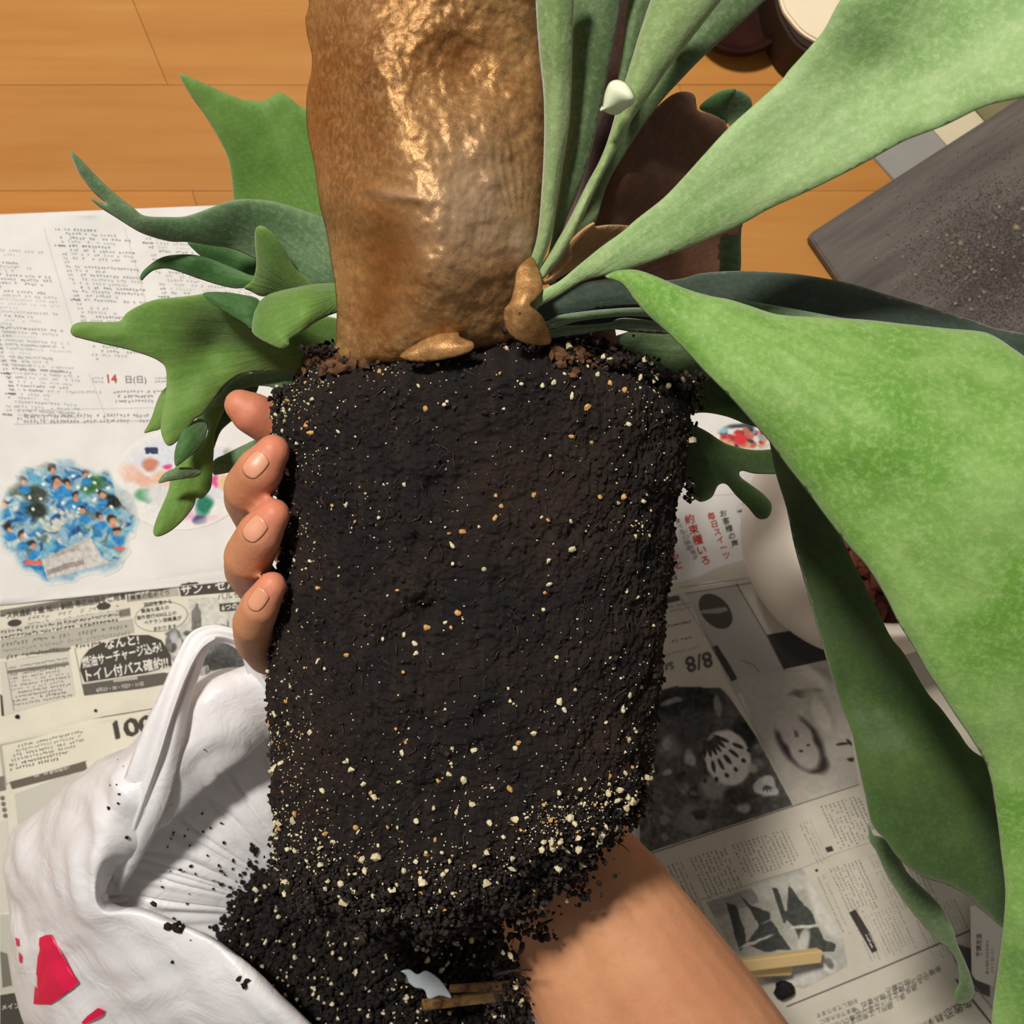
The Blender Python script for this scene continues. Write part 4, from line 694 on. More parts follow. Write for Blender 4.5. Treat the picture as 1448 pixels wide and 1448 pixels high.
R9 = [(1080, 585), (1088, 625), (1097, 670), (1112, 719), (1123, 772), (1138, 825), (1152, 874), (1165, 920), (1176, 957), (1188, 995), (1203, 1033), (1212, 1075), (1222, 1120), (1233, 1165), (1252, 1188), (1271, 1214), (1294, 1233), (1316, 1244), (1339, 1251), (1369, 1267), (1392, 1288), (1417, 1311), (1460, 1330), (1470, 1240), (1460, 1150), (1425, 1090), (1377, 1063), (1354, 1033), (1331, 1002), (1309, 976), (1279, 925), (1260, 901), (1241, 863), (1218, 817), (1190, 760), (1163, 705), (1130, 640), (1110, 600)]
L('frond', R9, [(1090, 610, .385), (1115, 720, .352), (1170, 740, .366), (1160, 900, .345), (1235, 870, .366), (1220, 1050, .352), (1250, 1000, .348), (1330, 1010, .366), (1300, 1180, .350), (1250, 1190, .352), (1380, 1280, .345), (1400, 1120, .362), (1450, 1300, .34)], (1080, 560), 'leaf_olive', step=9, ripple=.0014, label='long shaded green frond behind the largest frond')
L('frond', K('G', [(870, 700), (885, 740), (920, 752), (968, 800), (1010, 878), (1060, 930), (1110, 978), (1150, 1030), (1182, 1090), (1200, 1150), (1230, 1218), (1250, 1270), (1264, 1330), (1250, 1362), (1218, 1376), (1188, 1366), (1190, 1330), (1205, 1290), (1198, 1220), (1170, 1170), (1130, 1140), (1080, 1088), (1020, 1018), (970, 948), (930, 880), (900, 810), (870, 760)]), [(1235, 1180, .31), (1290, 1260, .30), (1340, 1330, .29), (1370, 1410, .275)], (1200, 1080), 'leaf_shade', step=6, label='narrow drooping frond tip over the lower newspaper')

# ---- golden shield frond
m, nt, p = newmat('shield_gold'); M['shield'] = m
c = mix(nt, ramp(nt, noise(nt, 17, 5, .55, dist=.4), [(.38, 0.), (.62, 1.)]), sr(174, 132, 84), sr(128, 82, 44))
c = mix(nt, ramp(nt, noise(nt, 40, 6, .7), [(.48, 0.), (.72, .55)]), c, sr(98, 58, 32))
c = mix(nt, ramp(nt, noise(nt, 420, 3, .7), [(.42, 0.), (.75, .55)]), c, sr(206, 166, 112))
wr = noise(nt, 60, 6, .75, dist=.6); c = mix(nt, ramp(nt, wr, [(.66, 0.), (.72, .5)]), c, sr(214, 190, 158))
at = nd(nt, 'ShaderNodeAttribute', attribute_name='stain'); c = mix(nt, at.outputs['Fac'], c, sr(120, 64, 18))
at = nd(nt, 'ShaderNodeAttribute', attribute_name='down'); c = mix(nt, at.outputs['Fac'], c, sr(176, 148, 124))
nt.links.new(c, p.inputs['Base Color']); p.inputs['Roughness'].default_value = .36; p.inputs['Specular IOR Level'].default_value = 1.0; p.inputs['Specular Tint'].default_value = sr(255, 226, 170); p.inputs['Metallic'].default_value = .25
b = bump(nt, p, noise(nt, 380, 5, .8), .5, .0006); bump(nt, p, wr, .5, .0010, b)
SH = [(447, -70), (437, 5), (432, 25), (434, 48), (438, 65), (441, 80), (440, 102), (434, 130), (433, 170), (437, 200), (445, 238), (452, 290), (462, 330), (468, 370), (473, 400), (476, 440), (475, 480), (478, 512), (560, 512), (640, 500), (700, 490), (780, 490), (774, 470), (768, 450), (752, 434), (760, 418), (764, 405), (762, 385), (757, 372), (764, 340), (768, 300), (771, 230), (770, 170), (767, 90), (760, 0), (758, -70)]
def shx(x, y):
    g = lambda cx, cy, sx, sy, a=0: np.exp(-(((x - cx) * math.cos(a) + (y - cy) * math.sin(a)) / sx) ** 2 - ((-(x - cx) * math.sin(a) + (y - cy) * math.cos(a)) / sy) ** 2)
    xr_ = np.interp(y, [-60, 40, 120, 200, 270, 400, 500], [488, 500, 520, 556, 596, 616, 600]); r = .0085 * np.exp(-((x - xr_) / np.where(x < xr_, 44, 60)) ** 2) * (.55 + .45 * np.exp(-((y - 120) / 170) ** 2)) - .007 * g(655, 95, 70, 60) - .005 * g(545, 360, 45, 60) + .003 * g(560, 40, 80, 40) + .0025 * g(560, 275, 50, 9, .2) + .002 * g(745, 345, 18, 20)
    an_ = np.arctan2(x - 745, 400 - y); rd = np.hypot(x - 745, 400 - y); r = r + .00038 * (1 - 2 * np.abs(np.sin(an_ * 44 + 1.2 * vnoise(np.stack([x, y, 0 * x], -1), .02, 48)))) * np.clip((rd - 60) / 60, 0, 1) * np.exp(-((an_ + .16) / .2) ** 2) * np.clip((215 - rd) / 40, 0, 1)
    p3 = np.stack([x, y, 0 * x], -1); return r + .0012 * fbm(p3, .016, 3, 44) + .0006 * fbm(p3, .07, 3, 45)
o = leaf('shield_frond', SH, [(437, 60, .385), (434, 170, .382), (465, 330, .378), (476, 480, .376), (600, -50, .43), (600, 100, .428), (600, 250, .424), (600, 400, .414), (620, 500, .388), (520, 100, .416), (520, 300, .412), (768, 60, .410), (770, 200, .408), (765, 340, .402), (770, 480, .378), (700, 480, .392), (520, 500, .386), (700, 200, .424), (700, 380, .414)], (745, 400), m, fern, step=3.4, roll=.004, rw=8, ripple=.0006, edge=0, thick=.0015, extra=shx, label='large papery golden brown shield frond covering the top of the plant')
o.matrix_parent_inverse = FI
co = np.zeros(len(o.data.vertices) * 3); o.data.vertices.foreach_get('co', co); co = co.reshape(-1, 3); kk = FPX / (CAMH - co[:, 2]); X = co[:, 0] * kk + 724; Y = 724 - co[:, 1] * kk
gg = lambda cx, cy, sx, sy: np.exp(-((X - cx) / sx) ** 2 - ((Y - cy) / sy) ** 2)
a_ = o.data.attributes.new('stain', 'FLOAT', 'POINT'); a_.data.foreach_set('value', np.clip(.8 * gg(550, 350, 50, 75) + .55 * gg(450, 170, 22, 90) + .5 * gg(530, 440, 34, 40) + .5 * gg(640, 85, 60, 40), 0, .8).astype(np.float32))
a_ = o.data.attributes.new('down', 'FLOAT', 'POINT'); a_.data.foreach_set('value', np.clip(.8 * gg(742, 345, 22, 26) + .75 * gg(670, 290, 70, 90) + .5 * gg(560, 275, 40, 7), 0, .8).astype(np.float32))
L('husk', [(738, 372), (752, 363), (760, 376), (767, 395), (766, 412), (757, 424), (750, 432), (764, 444), (774, 462), (778, 486), (745, 486), (718, 470), (712, 440), (722, 425), (728, 400), (730, 384)], [(750, 370, .410), (765, 405, .412), (750, 432, .416), (775, 480, .400), (715, 450, .413), (740, 470, .410)], (720, 470), 'shield', step=4, ripple=.0034, label='torn tan husk flap at the crown')
L('husk', [(565, 505), (585, 488), (610, 474), (640, 463), (655, 464), (650, 475), (670, 485), (660, 500), (600, 512)], [(570, 500, .400), (610, 480, .404), (650, 465, .402), (640, 500, .405)], (640, 540), 'shield', step=4, ripple=.003)

# ---- root ball
def itp(y, T): T = np.array(T, float); return np.interp(y, T[:, 0], T[:, 1])
LT = [(480, 412), (520, 409), (548, 404), (558, 388), (640, 394), (700, 396), (800, 392), (880, 384), (1000, 383), (1100, 388), (1160, 393), (1230, 396), (1300, 410)]
RT = [(480, 975), (560, 973), (600, 968), (680, 963), (720, 950), (850, 940), (950, 930), (1050, 921), (1120, 908), (1160, 884), (1200, 850), (1250, 800), (1300, 720)]
TT = [(380, 560), (400, 522), (440, 500), (480, 502), (550, 496), (620, 484), (690, 468), (735, 468), (775, 478), (830, 500), (870, 522), (930, 538), (975, 545)]
BT = [(380, 1228), (395, 1235), (420, 1268), (500, 1292), (600, 1300), (700, 1302), (735, 1262), (800, 1245), (840, 1200), (880, 1165), (912, 1138), (980, 1110)]
NU, NV = 760, 560
u = np.linspace(0, 2 * math.pi, NU, endpoint=False); u = u + .55 * np.sin(u - math.pi / 2 + math.pi) * 0
uu = np.where(u < 2 * math.pi * .68, u / .68 * .5, .5 + (u - 2 * math.pi * .68) / .32 * .5); uu = np.where(u < 2 * math.pi * .68, u / (2 * math.pi * .68) * math.pi, math.pi + (u - 2 * math.pi * .68) / (2 * math.pi * .32) * math.pi)
v = np.linspace(0, 1, NV); v = .5 - .5 * np.cos(v * math.pi) * (1 - .0); v = .35 * v + .65 * np.linspace(0, 1, NV)
UU, VV = np.meshgrid(uu, v); e_ = 2 / 3.0
cu_, su_ = np.cos(UU), np.sin(UU); sx = np.sign(cu_) * np.abs(cu_) ** e_; sz = np.sign(su_) * np.abs(su_) ** e_
cap = np.clip(1 - np.abs(2 * VV - 1) ** 22, 0, 1) ** (1 / 2.4)
yr = 520 + (1250 - 520) * VV
xl, xr = itp(yr, LT), itp(yr, RT); X = (xl + xr) / 2 + (xr - xl) / 2 * sx * (1 - (1 - cap) * .55)
yt, yb = itp(X, TT), itp(X, BT); Y = yt + (yb - yt) * VV
xl, xr = itp(Y, LT), itp(Y, RT); X = (xl + xr) / 2 + (xr - xl) / 2 * sx * (1 - (1 - cap) * .55)
Hc = .338 - .02 * VV; H = Hc + .060 * sz * cap * (1 - .12 * VV)
B = WA(X, Y, H)
gu = np.roll(B, -1, 1) - np.roll(B, 1, 1); gv = np.gradient(B, axis=0); N_ = np.cross(gu, gv); N_ /= np.maximum(np.linalg.norm(N_, axis=-1, keepdims=True), 1e-9)
if (N_[NV // 2, int(NU * .34)])[2] < 0: N_ = -N_
Bs = B.copy(); Bs[..., 1] *= .35
disp = .0022 * fbm(B, 34, 3, 60) + .0016 * fbm(B, 140, 3, 61) * (.6 + .5 * VV) + .0006 * vnoise(Bs, 700, 70) + .0008 * vnoise(B, 620, 71) + .0005 * vnoise(B, 1300, 72)
bot = np.clip((VV - .82) / .18, 0, 1); top = np.clip((.06 - VV) / .06, 0, 1); disp += (bot + top) * (.0035 * fbm(B, 90, 3, 62))
G = lambda cx, cy, s: np.exp(-((X - cx) ** 2 + (Y - cy) ** 2) / s ** 2) * (su_ > 0)
disp += .0009 * np.exp(-((X - 430) / 90) ** 2) * vnoise(B * np.array([1, .08, 1]), 260, 77)
disp -= .006 * G(608, 690, 16) + .005 * G(598, 868, 18) + .004 * G(590, 770, 14) + .003 * G(690, 1010, 18)
B = B + N_ * disp[..., None]
idx = np.arange(NU * NV).reshape(NV, NU); F = np.stack([idx[:-1, :], np.roll(idx, -1, 1)[:-1, :], np.roll(idx, -1, 1)[1:, :], idx[1:, :]], -1).reshape(-1, 4)
vb = B.reshape(-1, 3); nb_ = N_.reshape(-1, 3)
m, nt, p = newmat('root_ball_soil')
c = mix(nt, ramp(nt, noise(nt, 22, 5, .6), [(.4, 0.), (.62, 1.)]), sr(22, 18, 19), sr(46, 32, 26))
c = mix(nt, ramp(nt, noise(nt, 300, 5, .7), [(.42, 0.), (.7, .8)]), c, sr(22, 18, 18))
c = mix(nt, ramp(nt, noise(nt, 60, 3, .6, 'Object', (4, .5, 1)), [(.5, 0.), (.75, .45)]), c, sr(60, 47, 40))
c = mix(nt, ramp(nt, noise(nt, 1500, 2, .5), [(.73, 0.), (.76, .8)]), c, sr(150, 138, 116)); nt.links.new(c, p.inputs['Base Color'])
p.inputs['Roughness'].default_value = .68; p.inputs['Specular IOR Level'].default_value = .28
b = bump(nt, p, noise(nt, 500, 6, .8), .9, .0012); bump(nt, p, noise(nt, 120, 5, .7, 'Object', (5, .7, 1)), .5, .001, b)
ball = mesh('root_ball', vb, F[:, ::-1].copy(), m, fern); ball.matrix_parent_inverse = FI; ball['label'] = 'moist dark soil root ball flecked with perlite'
flipped = ball.data.polygons[idx[NV // 2, int(NU * .34)]].normal.z < 0
if flipped: ball.data.flip_normals()
caps = [tuple(idx[0, ::4]), tuple(idx[-1, ::4])]
step = 3; sub_ = idx[::step, ::step]; sf = np.stack([sub_[:-1, :], np.roll(sub_, -1, 1)[:-1, :], np.roll(sub_, -1, 1)[1:, :], sub_[1:, :]], -1).reshape(-1, 4)
bvh = BVHTree.FromPolygons([Vector(q) for q in vb], [tuple(int(t) for t in q) for q in sf])
def hit(tree, px, py):
    d = (Vector(W(px, py, 0)) - Vector((0, 0, CAMH))).normalized(); r = tree.ray_cast(Vector((0, 0, CAMH)), d)
    return (r[0], (r[1] if r[1].z > 0 else -r[1])) if r[0] else (None, None)
# crumbs over the ball: front, rims and underside
Xf, Yf, Vf, Sf = X.ravel(), Y.ravel(), VV.ravel(), su_.ravel()
def pick(wt, n, r): wt = wt / wt.sum(); return r.choice(len(wt), n, p=wt)
r1 = np.random.RandomState(11)
area = np.linalg.norm(np.cross(gu, gv), axis=-1).ravel()
wt = area * (.25 + 5.5 * np.clip((.035 - Vf) / .035, 0, 1) + 6 * np.clip((Vf - .86) / .14, 0, 1) + .8 * (np.abs(Sf) < .35)) * (Sf > -.6)
k = pick(wt, 21000, r1); ends = np.clip((.03 - Vf[k]) / .03, 0, 1) + np.clip((Vf[k] - .9) / .1, 0, 1)
o = lumps('soil_crumbs', vb[k] + nb_[k] * (r1.uniform(-.0004, .0006, len(k)) + ends * r1.exponential(.0016, len(k)))[:, None], r1.uniform(.0004, .0011, len(k)) * (1 + ends * .55), M['soil'], ball, seed=12); o['kind'] = 'stuff'
wt = area * (.5 + 2.2 * np.clip((Vf - .55) / .45, 0, 1) + 3 * (Vf > .86) + 1.2 * (np.abs(Xf - 420) < 40) + 1.0 * (Vf < .1)) * (Sf > -.4) * (.35 + 1.3 * np.clip(fbm(vb, 45, 2, 80), 0, 1))
k = pick(wt, 1500, r1); big = r1.uniform(0, 1, len(k)) ** 3
o = lumps('small_perlite', vb[k] + nb_[k] * (.0003 + .0016 * (Vf[k] > .88))[:, None], .00028 + .0011 * big * (.6 + .75 * Vf[k]), M['perlite'], ball, seed=13); o['kind'] = 'stuff'
k = pick(wt, 4200, r1); o = lumps('small_perlite', vb[k] + nb_[k] * .0003, r1.uniform(.00014, .00036, len(k)), M['perlite'], ball, seed=33); o['kind'] = 'stuff'
k = pick(wt, 450, r1); o = lumps('tan_grit', vb[k] + nb_[k] * .0003, .0003 + .0010 * r1.uniform(0, 1, len(k)) ** 2, M['perlite_tan'], ball, seed=14); o['kind'] = 'stuff'
GR = [(620, 503, 6, 1), (619, 516, 5, 0), (783, 541, 9, 0), (767, 545, 6, 0), (808, 559, 8, 0), (831, 576, 8, 1), (845, 530, 6, 0), (862, 542, 7, 1), (737, 543, 5, 0), (707, 528, 5, 1), (712, 578, 4, 0), (887, 599, 6, 0), (809, 617, 6, 1), (602, 578, 7, 1), (628, 572, 5, 0), (632, 568, 4, 0), (463, 634, 4, 0), (440, 612, 7, 1), (702, 700, 6, 1), (755, 700, 6, 1), (848, 702, 6, 1), (882, 703, 7, 1), (700, 733, 7, 1), (709, 716, 6, 1), (678, 745, 4, 0), (638, 770, 7, 0), (640, 797, 5, 0), (766, 731, 4, 0), (536, 732, 5, 0), (648, 866, 8, 1), (638, 886, 7, 1), (604, 889, 8, 1), (630, 880, 5, 0), (776, 826, 6, 0), (562, 835, 5, 1), (771, 838, 4, 1), (768, 862, 4, 0), (586, 910, 7, 0), (588, 924, 6, 0), (907, 744, 5, 0), (787, 929, 6, 0), (867, 944, 6, 0), (906, 971, 6, 0), (880, 1004, 7, 0), (718, 973, 5, 0), (721, 991, 5, 0), (798, 1004, 6, 0), (898, 1034, 6, 0), (670, 1060, 8, 0), (639, 1058, 5, 0), (728, 1058, 6, 0), (638, 1079, 6, 0), (634, 1095, 6, 0), (564, 1105, 5, 0), (456, 1118, 7, 0), (588, 1161, 9, 0), (502, 1170, 8, 1), (859, 1121, 10, 0), (887, 1126, 8, 0), (645, 1147, 7, 0), (790, 1121, 6, 0), (790, 1140, 5, 0), (419, 1203, 7, 0), (532, 1209, 6, 1), (483, 1247, 12, 0), (527, 1264, 9, 0), (548, 1283, 9, 0), (785, 1204, 8, 0), (773, 1205, 7, 0), (589, 1216, 8, 0), (602, 1228, 7, 0), (671, 1222, 7, 0), (633, 1231, 7, 0), (642, 1260, 7, 0), (655, 1264, 7, 0), (702, 1246, 8, 0), (745, 1245, 8, 0), (733, 1185, 4, 0), (702, 1283, 7, 0), (435, 1262, 8, 0), (412, 1245, 7, 1), (501, 1235, 6, 0), (406, 1222, 6, 0), (436, 1226, 5, 0), (560, 1030, 5, 1), (470, 715, 5, 1), (405, 650, 7, 1), (430, 520, 6, 1), (478, 610, 4, 0), (900, 845, 5, 0), (660, 1285, 6, 0), (765, 1278, 6, 0), (570, 950, 5, 1), (813, 975, 6, 0), (600, 1290, 6, 0)]
def grainmesh(seed):
    bm = bmesh.new(); bmesh.ops.create_icosphere(bm, subdivisions=2, radius=1); rg = random.Random(seed)
    a = [rg.uniform(1.5, 4) for _ in range(3)]
    for v_ in bm.verts:
        kx = 1 + .2 * math.sin(v_.co.x * a[0] + seed) + .16 * math.sin(v_.co.y * a[1] * 1.4 + seed * 2) + rg.uniform(-.07, .07); v_.co *= kx
    me = bpy.data.meshes.new('perlite_grain'); bm.to_mesh(me); bm.free(); return me
gm = {(s_, t_): grainmesh(s_ * 7 + 1) for s_ in range(7) for t_ in (0, 1)}
for (s_, t_), me in gm.items(): me.materials.append(M['perlite_tan'] if t_ else M['perlite'])
for i, (x, y, s_, t_) in enumerate(GR):
    loc, nn = hit(bvh, x, y)
    if loc is None: continue
    o = bpy.data.objects.new('perlite_grain', gm[(i % 7, t_)]); S.collection.objects.link(o); o.parent = ball
    rad = s_ * (CAMH - loc.z) / FPX * (.60 if y < 1130 else .50); rg = random.Random(i)
    o.matrix_world = Matrix.Translation(loc + nn * rad * (.25 if y < 1130 else .9)) @ Matrix.Rotation(rg.uniform(0, 6), 4, 'Z') @ Matrix.Rotation(rg.uniform(0, 3), 4, 'X') @ Matrix.Diagonal((rad * rg.uniform(.8, 1.25), rad * rg.uniform(.75, 1.1), rad * .8, 1))
# brown fibre flakes along the top rim
r2 = np.random.RandomState(17); fl = []; fr = []
for cx, cy, sx_, sy_, n_ in ((462, 516, 14, 8, 26), (520, 503, 20, 6, 22), (432, 518, 8, 10, 10), (795, 507, 9, 8, 12), (830, 510, 16, 8, 16), (560, 500, 20, 5, 14), (870, 522, 12, 5, 10)):
    for _ in range(n_ * 2):
        x, y = r2.normal(cx, sx_), r2.normal(cy, sy_); loc, nn = hit(bvh, x, y)
        if loc is None: loc, nn = hit(bvh, x, y + 14)
        if loc is not None: fl.append(loc + nn * .001 + Vector((0, .001, 0))); fr.append(r2.uniform(.0007, .0023))
o = lumps('fibre_flakes', fl, fr, M['bark'], ball, seed=18, rough=.5); o['kind'] = 'stuff'
for o_ in (bpy.data.objects['fibre_flakes'],): pass
# crumbly hanging lumps and root hairs at the lower end
ex = []; er = []
for cx, cy, h_, sx_, sy_, n_ in ((735, 1270, .315, 22, 20, 160), (765, 1322, .30, 9, 5, 45), (715, 1330, .30, 14, 20, 60), (722, 1380, .27, 14, 30, 150), (730, 1432, .25, 16, 20, 130), (860, 1160, .33, 22, 14, 120), (800, 1215, .33, 30, 20, 200), (905, 1120, .335, 8, 18, 50), (968, 560, .35, 9, 16, 170), (978, 548, .352, 6, 6, 50), (955, 545, .36, 16, 6, 90), (975, 690, .34, 5, 10, 30), (890, 1150, .33, 6, 10, 30), (820, 1260, .32, 12, 10, 24), (560, 1290, .33, 90, 8, 260), (700, 465, .385, 26, 4, 60), (740, 470, .385, 20, 3, 40), (460, 497, .37, 16, 4, 60), (930, 532, .37, 30, 4, 100), (860, 508, .38, 30, 5, 90), (395, 556, .35, 6, 4, 30)):
    for _ in range(n_): ex.append(W(r2.normal(cx, sx_), r2.normal(cy, sy_), h_ + r2.normal(0, .004))); er.append(r2.uniform(.0005, .0016))
o = lumps('soil_crumbs', ex, er, M['soil'], ball, seed=19); o['kind'] = 'stuff'
sel = r2.choice(len(ex), 170); o = lumps('small_perlite', np.array(ex)[sel] + r2.normal(0, .001, (170, 3)) + [0, 0, .002], r2.uniform(.0004, .0014, 170), M['perlite'], ball, seed=20); o['kind'] = 'stuff'
def tube(pts, r, seg=5, r_end=None):
    P = cr(pts, 4, False); V = []; Fc = []
    for i, q in enumerate(P):
        t = P[min(i + 1, len(P) - 1)] - P[max(i - 1, 0)]; t /= np.linalg.norm(t) + 1e-9; a = np.cross(t, [.3, .2, 1]); a /= np.linalg.norm(a) + 1e-9; b_ = np.cross(t, a); rr_ = r + ((r_end if r_end is not None else r) - r) * i / (len(P) - 1)
        for k in range(seg): th = 2 * math.pi * k / seg; V.append(q + rr_ * (math.cos(th) * a + math.sin(th) * b_))
    for i in range(len(P) - 1):
        for k in range(seg): Fc.append((i * seg + k, i * seg + (k + 1) % seg, (i + 1) * seg + (k + 1) % seg, (i + 1) * seg + k))
    Fc.append(tuple(range(seg))[::-1]); Fc.append(tuple((len(P) - 1) * seg + k for k in range(seg))); return V, Fc
V = []; Fc = []
def addt(pts, r, re=None):
    a, b_ = tube(pts, r, 5, re); n0 = len(V); V.extend(a); Fc.extend([tuple(n0 + i for i in f) for f in b_])
for _ in range(70):
    x, y, h_ = random.choice([(735, 1290, .30), (725, 1370, .28), (720, 1430, .26), (860, 1165, .32), (800, 1230, .32), (975, 545, .35), (910, 1130, .33), (700, 470, .38)])
    x += random.gauss(0, 12); y += random.gauss(0, 10); dx, dy = random.gauss(8, 14), random.gauss(8, 14)
    addt([W(x, y, h_), W(x + dx * .5 + random.gauss(0, 3), y + dy * .5, h_ + .002), W(x + dx, y + dy, h_ + random.gauss(0, .003))], .0004, .0001)
addt([W(735, 470, .40), W(733, 455, .408), W(735, 442, .414)], .0005, .0002); addt([W(700, 1378, .30), W(730, 1372, .305), W(752, 1372, .31)], .0008, .0003); addt([W(740, 1320, .31), W(765, 1308, .315), W(782, 1300, .315)], .0012, .0004); addt([W(900, 1120, .34), W(915, 1140, .335), W(922, 1165, .33)], .001, .0003)
o = mesh('root_hairs', V, Fc, M['soil'], ball, True); o['kind'] = 'stuff'
V = []; Fc = []; rg = random.Random(77)
for q_ in range(260):
    x, y = rg.uniform(395, 955), rg.uniform(500, 1240); a = rg.gauss(math.pi / 2, .5 if x > 520 else .15); L_ = rg.uniform(8, 24); ps = []
    for t in (0, .33, .66, 1):
        loc, nn = hit(bvh, x + math.cos(a) * L_ * t + rg.gauss(0, 1.5), y + math.sin(a) * L_ * t)
        if loc is None: break
        ps.append(tuple(loc + nn * .0006))
    if len(ps) == 4: addt(ps, rg.uniform(.00018, .00042), .0001)
o = mesh('fine_roots', V, Fc, flat('fine_root', sr(54, 39, 32), .7, .25, .4, 90), ball, True); o['kind'] = 'stuff'

# =================================================================== HAND AND FOREARM
m, nt, p = newmat('skin'); M['skin'] = m
c = mix(nt, ramp(nt, noise(nt, 26, 4, .6), [(.35, 0.), (.7, 1.)]), sr(204, 147, 108), sr(190, 130, 94))
at = nd(nt, 'ShaderNodeAttribute', attribute_name='blush'); c = mix(nt, at.outputs['Fac'], c, sr(214, 116, 100))
c = mix(nt, ramp(nt, noise(nt, 260, 3, .6), [(.5, 0.), (.85, .25)]), c, sr(170, 104, 78)); nt.links.new(c, p.inputs['Base Color'])
p.inputs['Roughness'].default_value = .5; p.inputs['Specular IOR Level'].default_value = .35; p.inputs['Subsurface Weight'].default_value = .25; p.inputs['Subsurface Radius'].default_value = (.008, .003, .0015); p.inputs['Subsurface Scale'].default_value = .5
b = bump(nt, p, noise(nt, 420, 4, .65), .4, .0005); bump(nt, p, noise(nt, 40, 5, .7, 'Object', (1, 1, 3)), .12, .002, b)
caps_ = []
def chain(L_):
    Q = [np.array(W(a, b_, c_)) for a, b_, c_, _ in L_]
    for i in range(len(L_) - 1): caps_.append((Q[i], Q[i + 1], L_[i][3], L_[i + 1][3]))
chain([(386, 638, .374, .0062), (368, 664, .372, .0085), (352, 690, .362, .0092), (350, 706, .340, .0090), (366, 735, .308, .0096), (440, 790, .268, .0105), (520, 850, .255, .012)])
chain([(388, 727, .373, .0058), (368, 754, .370, .0083), (352, 786, .360, .0092), (350, 806, .334, .0090), (368, 830, .304, .0094), (450, 860, .268, .0105), (530, 900, .253, .012)])
chain([(385, 828, .370, .0054), (368, 856, .366, .0072), (358, 880, .356, .0078), (360, 905, .330, .0080), (378, 925, .302, .0086), (460, 940, .268, .0100), (560, 960, .251, .012)])
chain([(340, 573, .322, .0066), (356, 584, .320, .0086), (392, 604, .312, .0094), (430, 640, .292, .0100), (470, 730, .262, .011), (540, 840, .252, .012)])
chain([(560, 860, .246, .013), (600, 960, .245, .015), (690, 1060, .247, .020)])
chain([(520, 830, .248, .012), (600, 900, .243, .015), (720, 1080, .248, .021)])
chain([(560, 960, .247, .012), (630, 1020, .245, .016), (700, 1120, .248, .020)])
chain([(800, 700, .236, .008), (790, 760, .238, .009), (770, 860, .243, .011), (700, 980, .246, .014), (700, 1060, .248, .018)])     # thumb behind the ball
chain([(640, 960, .244, .018), (720, 1080, .246, .023), (790, 1190, .252, .027), (860, 1290, .258, .033), (960, 1448, .262, .040), (1080, 1640, .262, .045), (1200, 1850, .262, .044)])
chain([(700, 1100, .247, .021), (765, 1210, .252, .026), (800, 1290, .256, .030), (880, 1448, .258, .036), (985, 1640, .260, .040), (1150, 1850, .262, .042)])
bm = bmesh.new()
for a, b_, ra_, rb_ in caps_:
    d = b_ - a; Ln = np.linalg.norm(d); q = Vector(d).to_track_quat('Z', 'Y').to_matrix(); seg = 24; rings = []
    prof = [(ra_ * math.cos(t), -ra_ * math.sin(t)) for t in np.linspace(math.pi / 2 - .15, 0, 7)] + [(rb_ * math.cos(t), Ln + rb_ * math.sin(t)) for t in np.linspace(0, math.pi / 2 - .15, 7)]
    for r_, z_ in prof: rings.append([bm.verts.new(Vector(a) + q @ Vector((r_ * math.cos(2 * math.pi * k / seg), r_ * math.sin(2 * math.pi * k / seg), z_))) for k in range(seg)])
    for i in range(len(rings) - 1):
        for k in range(seg): bm.faces.new((rings[i][k], rings[i][(k + 1) % seg], rings[i + 1][(k + 1) % seg], rings[i + 1][k]))
    bm.faces.new(rings[0][::-1]); bm.faces.new(rings[-1])
me = bpy.data.meshes.new('person'); bm.to_mesh(me); bm.free(); tmp = bpy.data.objects.new('tmp', me); link(tmp)
md = tmp.modifiers.new('r', 'REMESH'); md.mode = 'VOXEL'; md.voxel_size = .0013; md = tmp.modifiers.new('s', 'SMOOTH'); md.iterations = 9; md.factor = .5
me2 = bpy.data.meshes.new_from_object(tmp.evaluated_get(bpy.context.evaluated_depsgraph_get())); bpy.data.objects.remove(tmp)
me2.name = 'person'; me2.materials.clear(); me2.materials.append(m); me2.polygons.foreach_set('use_smooth', [True] * len(me2.polygons))
hand = link(bpy.data.objects.new('person', me2)); tag(hand, 'bare right forearm and hand of a person cradling the root ball from behind', 'person')
n = len(me2.vertices); co = np.zeros(n * 3); me2.vertices.foreach_get('co', co); co = co.reshape(-1, 3)
tips = [W(388, 634, .376), W(390, 724, .374), W(386, 824, .370), W(345, 578, .322), W(375, 596, .316)]
bl = sum(np.exp(-(np.linalg.norm(co - np.array(t), axis=1) / .011) ** 2) for t in tips)
# knuckle creases and wrist detail in the surface itself
for a_c, ax in (((350, 700, .352), 0), ((350, 798, .348), 0), ((357, 892, .344), 0)):
    c_ = np.array(W(*a_c)); dd_ = np.linalg.norm(co - c_, axis=1); near = dd_ < .014
    co[near, 0] += .0003 * np.sin(co[near, 1] * 3600) * np.exp(-(dd_[near] / .008) ** 2)
me2.vertices.foreach_set('co', co.ravel())
a_ = me2.attributes.new('blush', 'FLOAT', 'POINT'); a_.data.foreach_set('value', np.clip(bl * .5, 0, .5).astype(np.float32))
hb = BVHTree.FromPolygons([Vector(q) for q in co], [tuple(q.vertices) for q in me2.polygons])
nailm, nt2, p2 = newmat('nail'); p2.inputs['Base Color'].default_value = sr(212, 150, 120); p2.inputs['Roughness'].default_value = .32; p2.inputs['Specular IOR Level'].default_value = .5; p2.inputs['Subsurface Weight'].default_value = .2; p2.inputs['Subsurface Radius'].default_value = (.005, .002, .001)
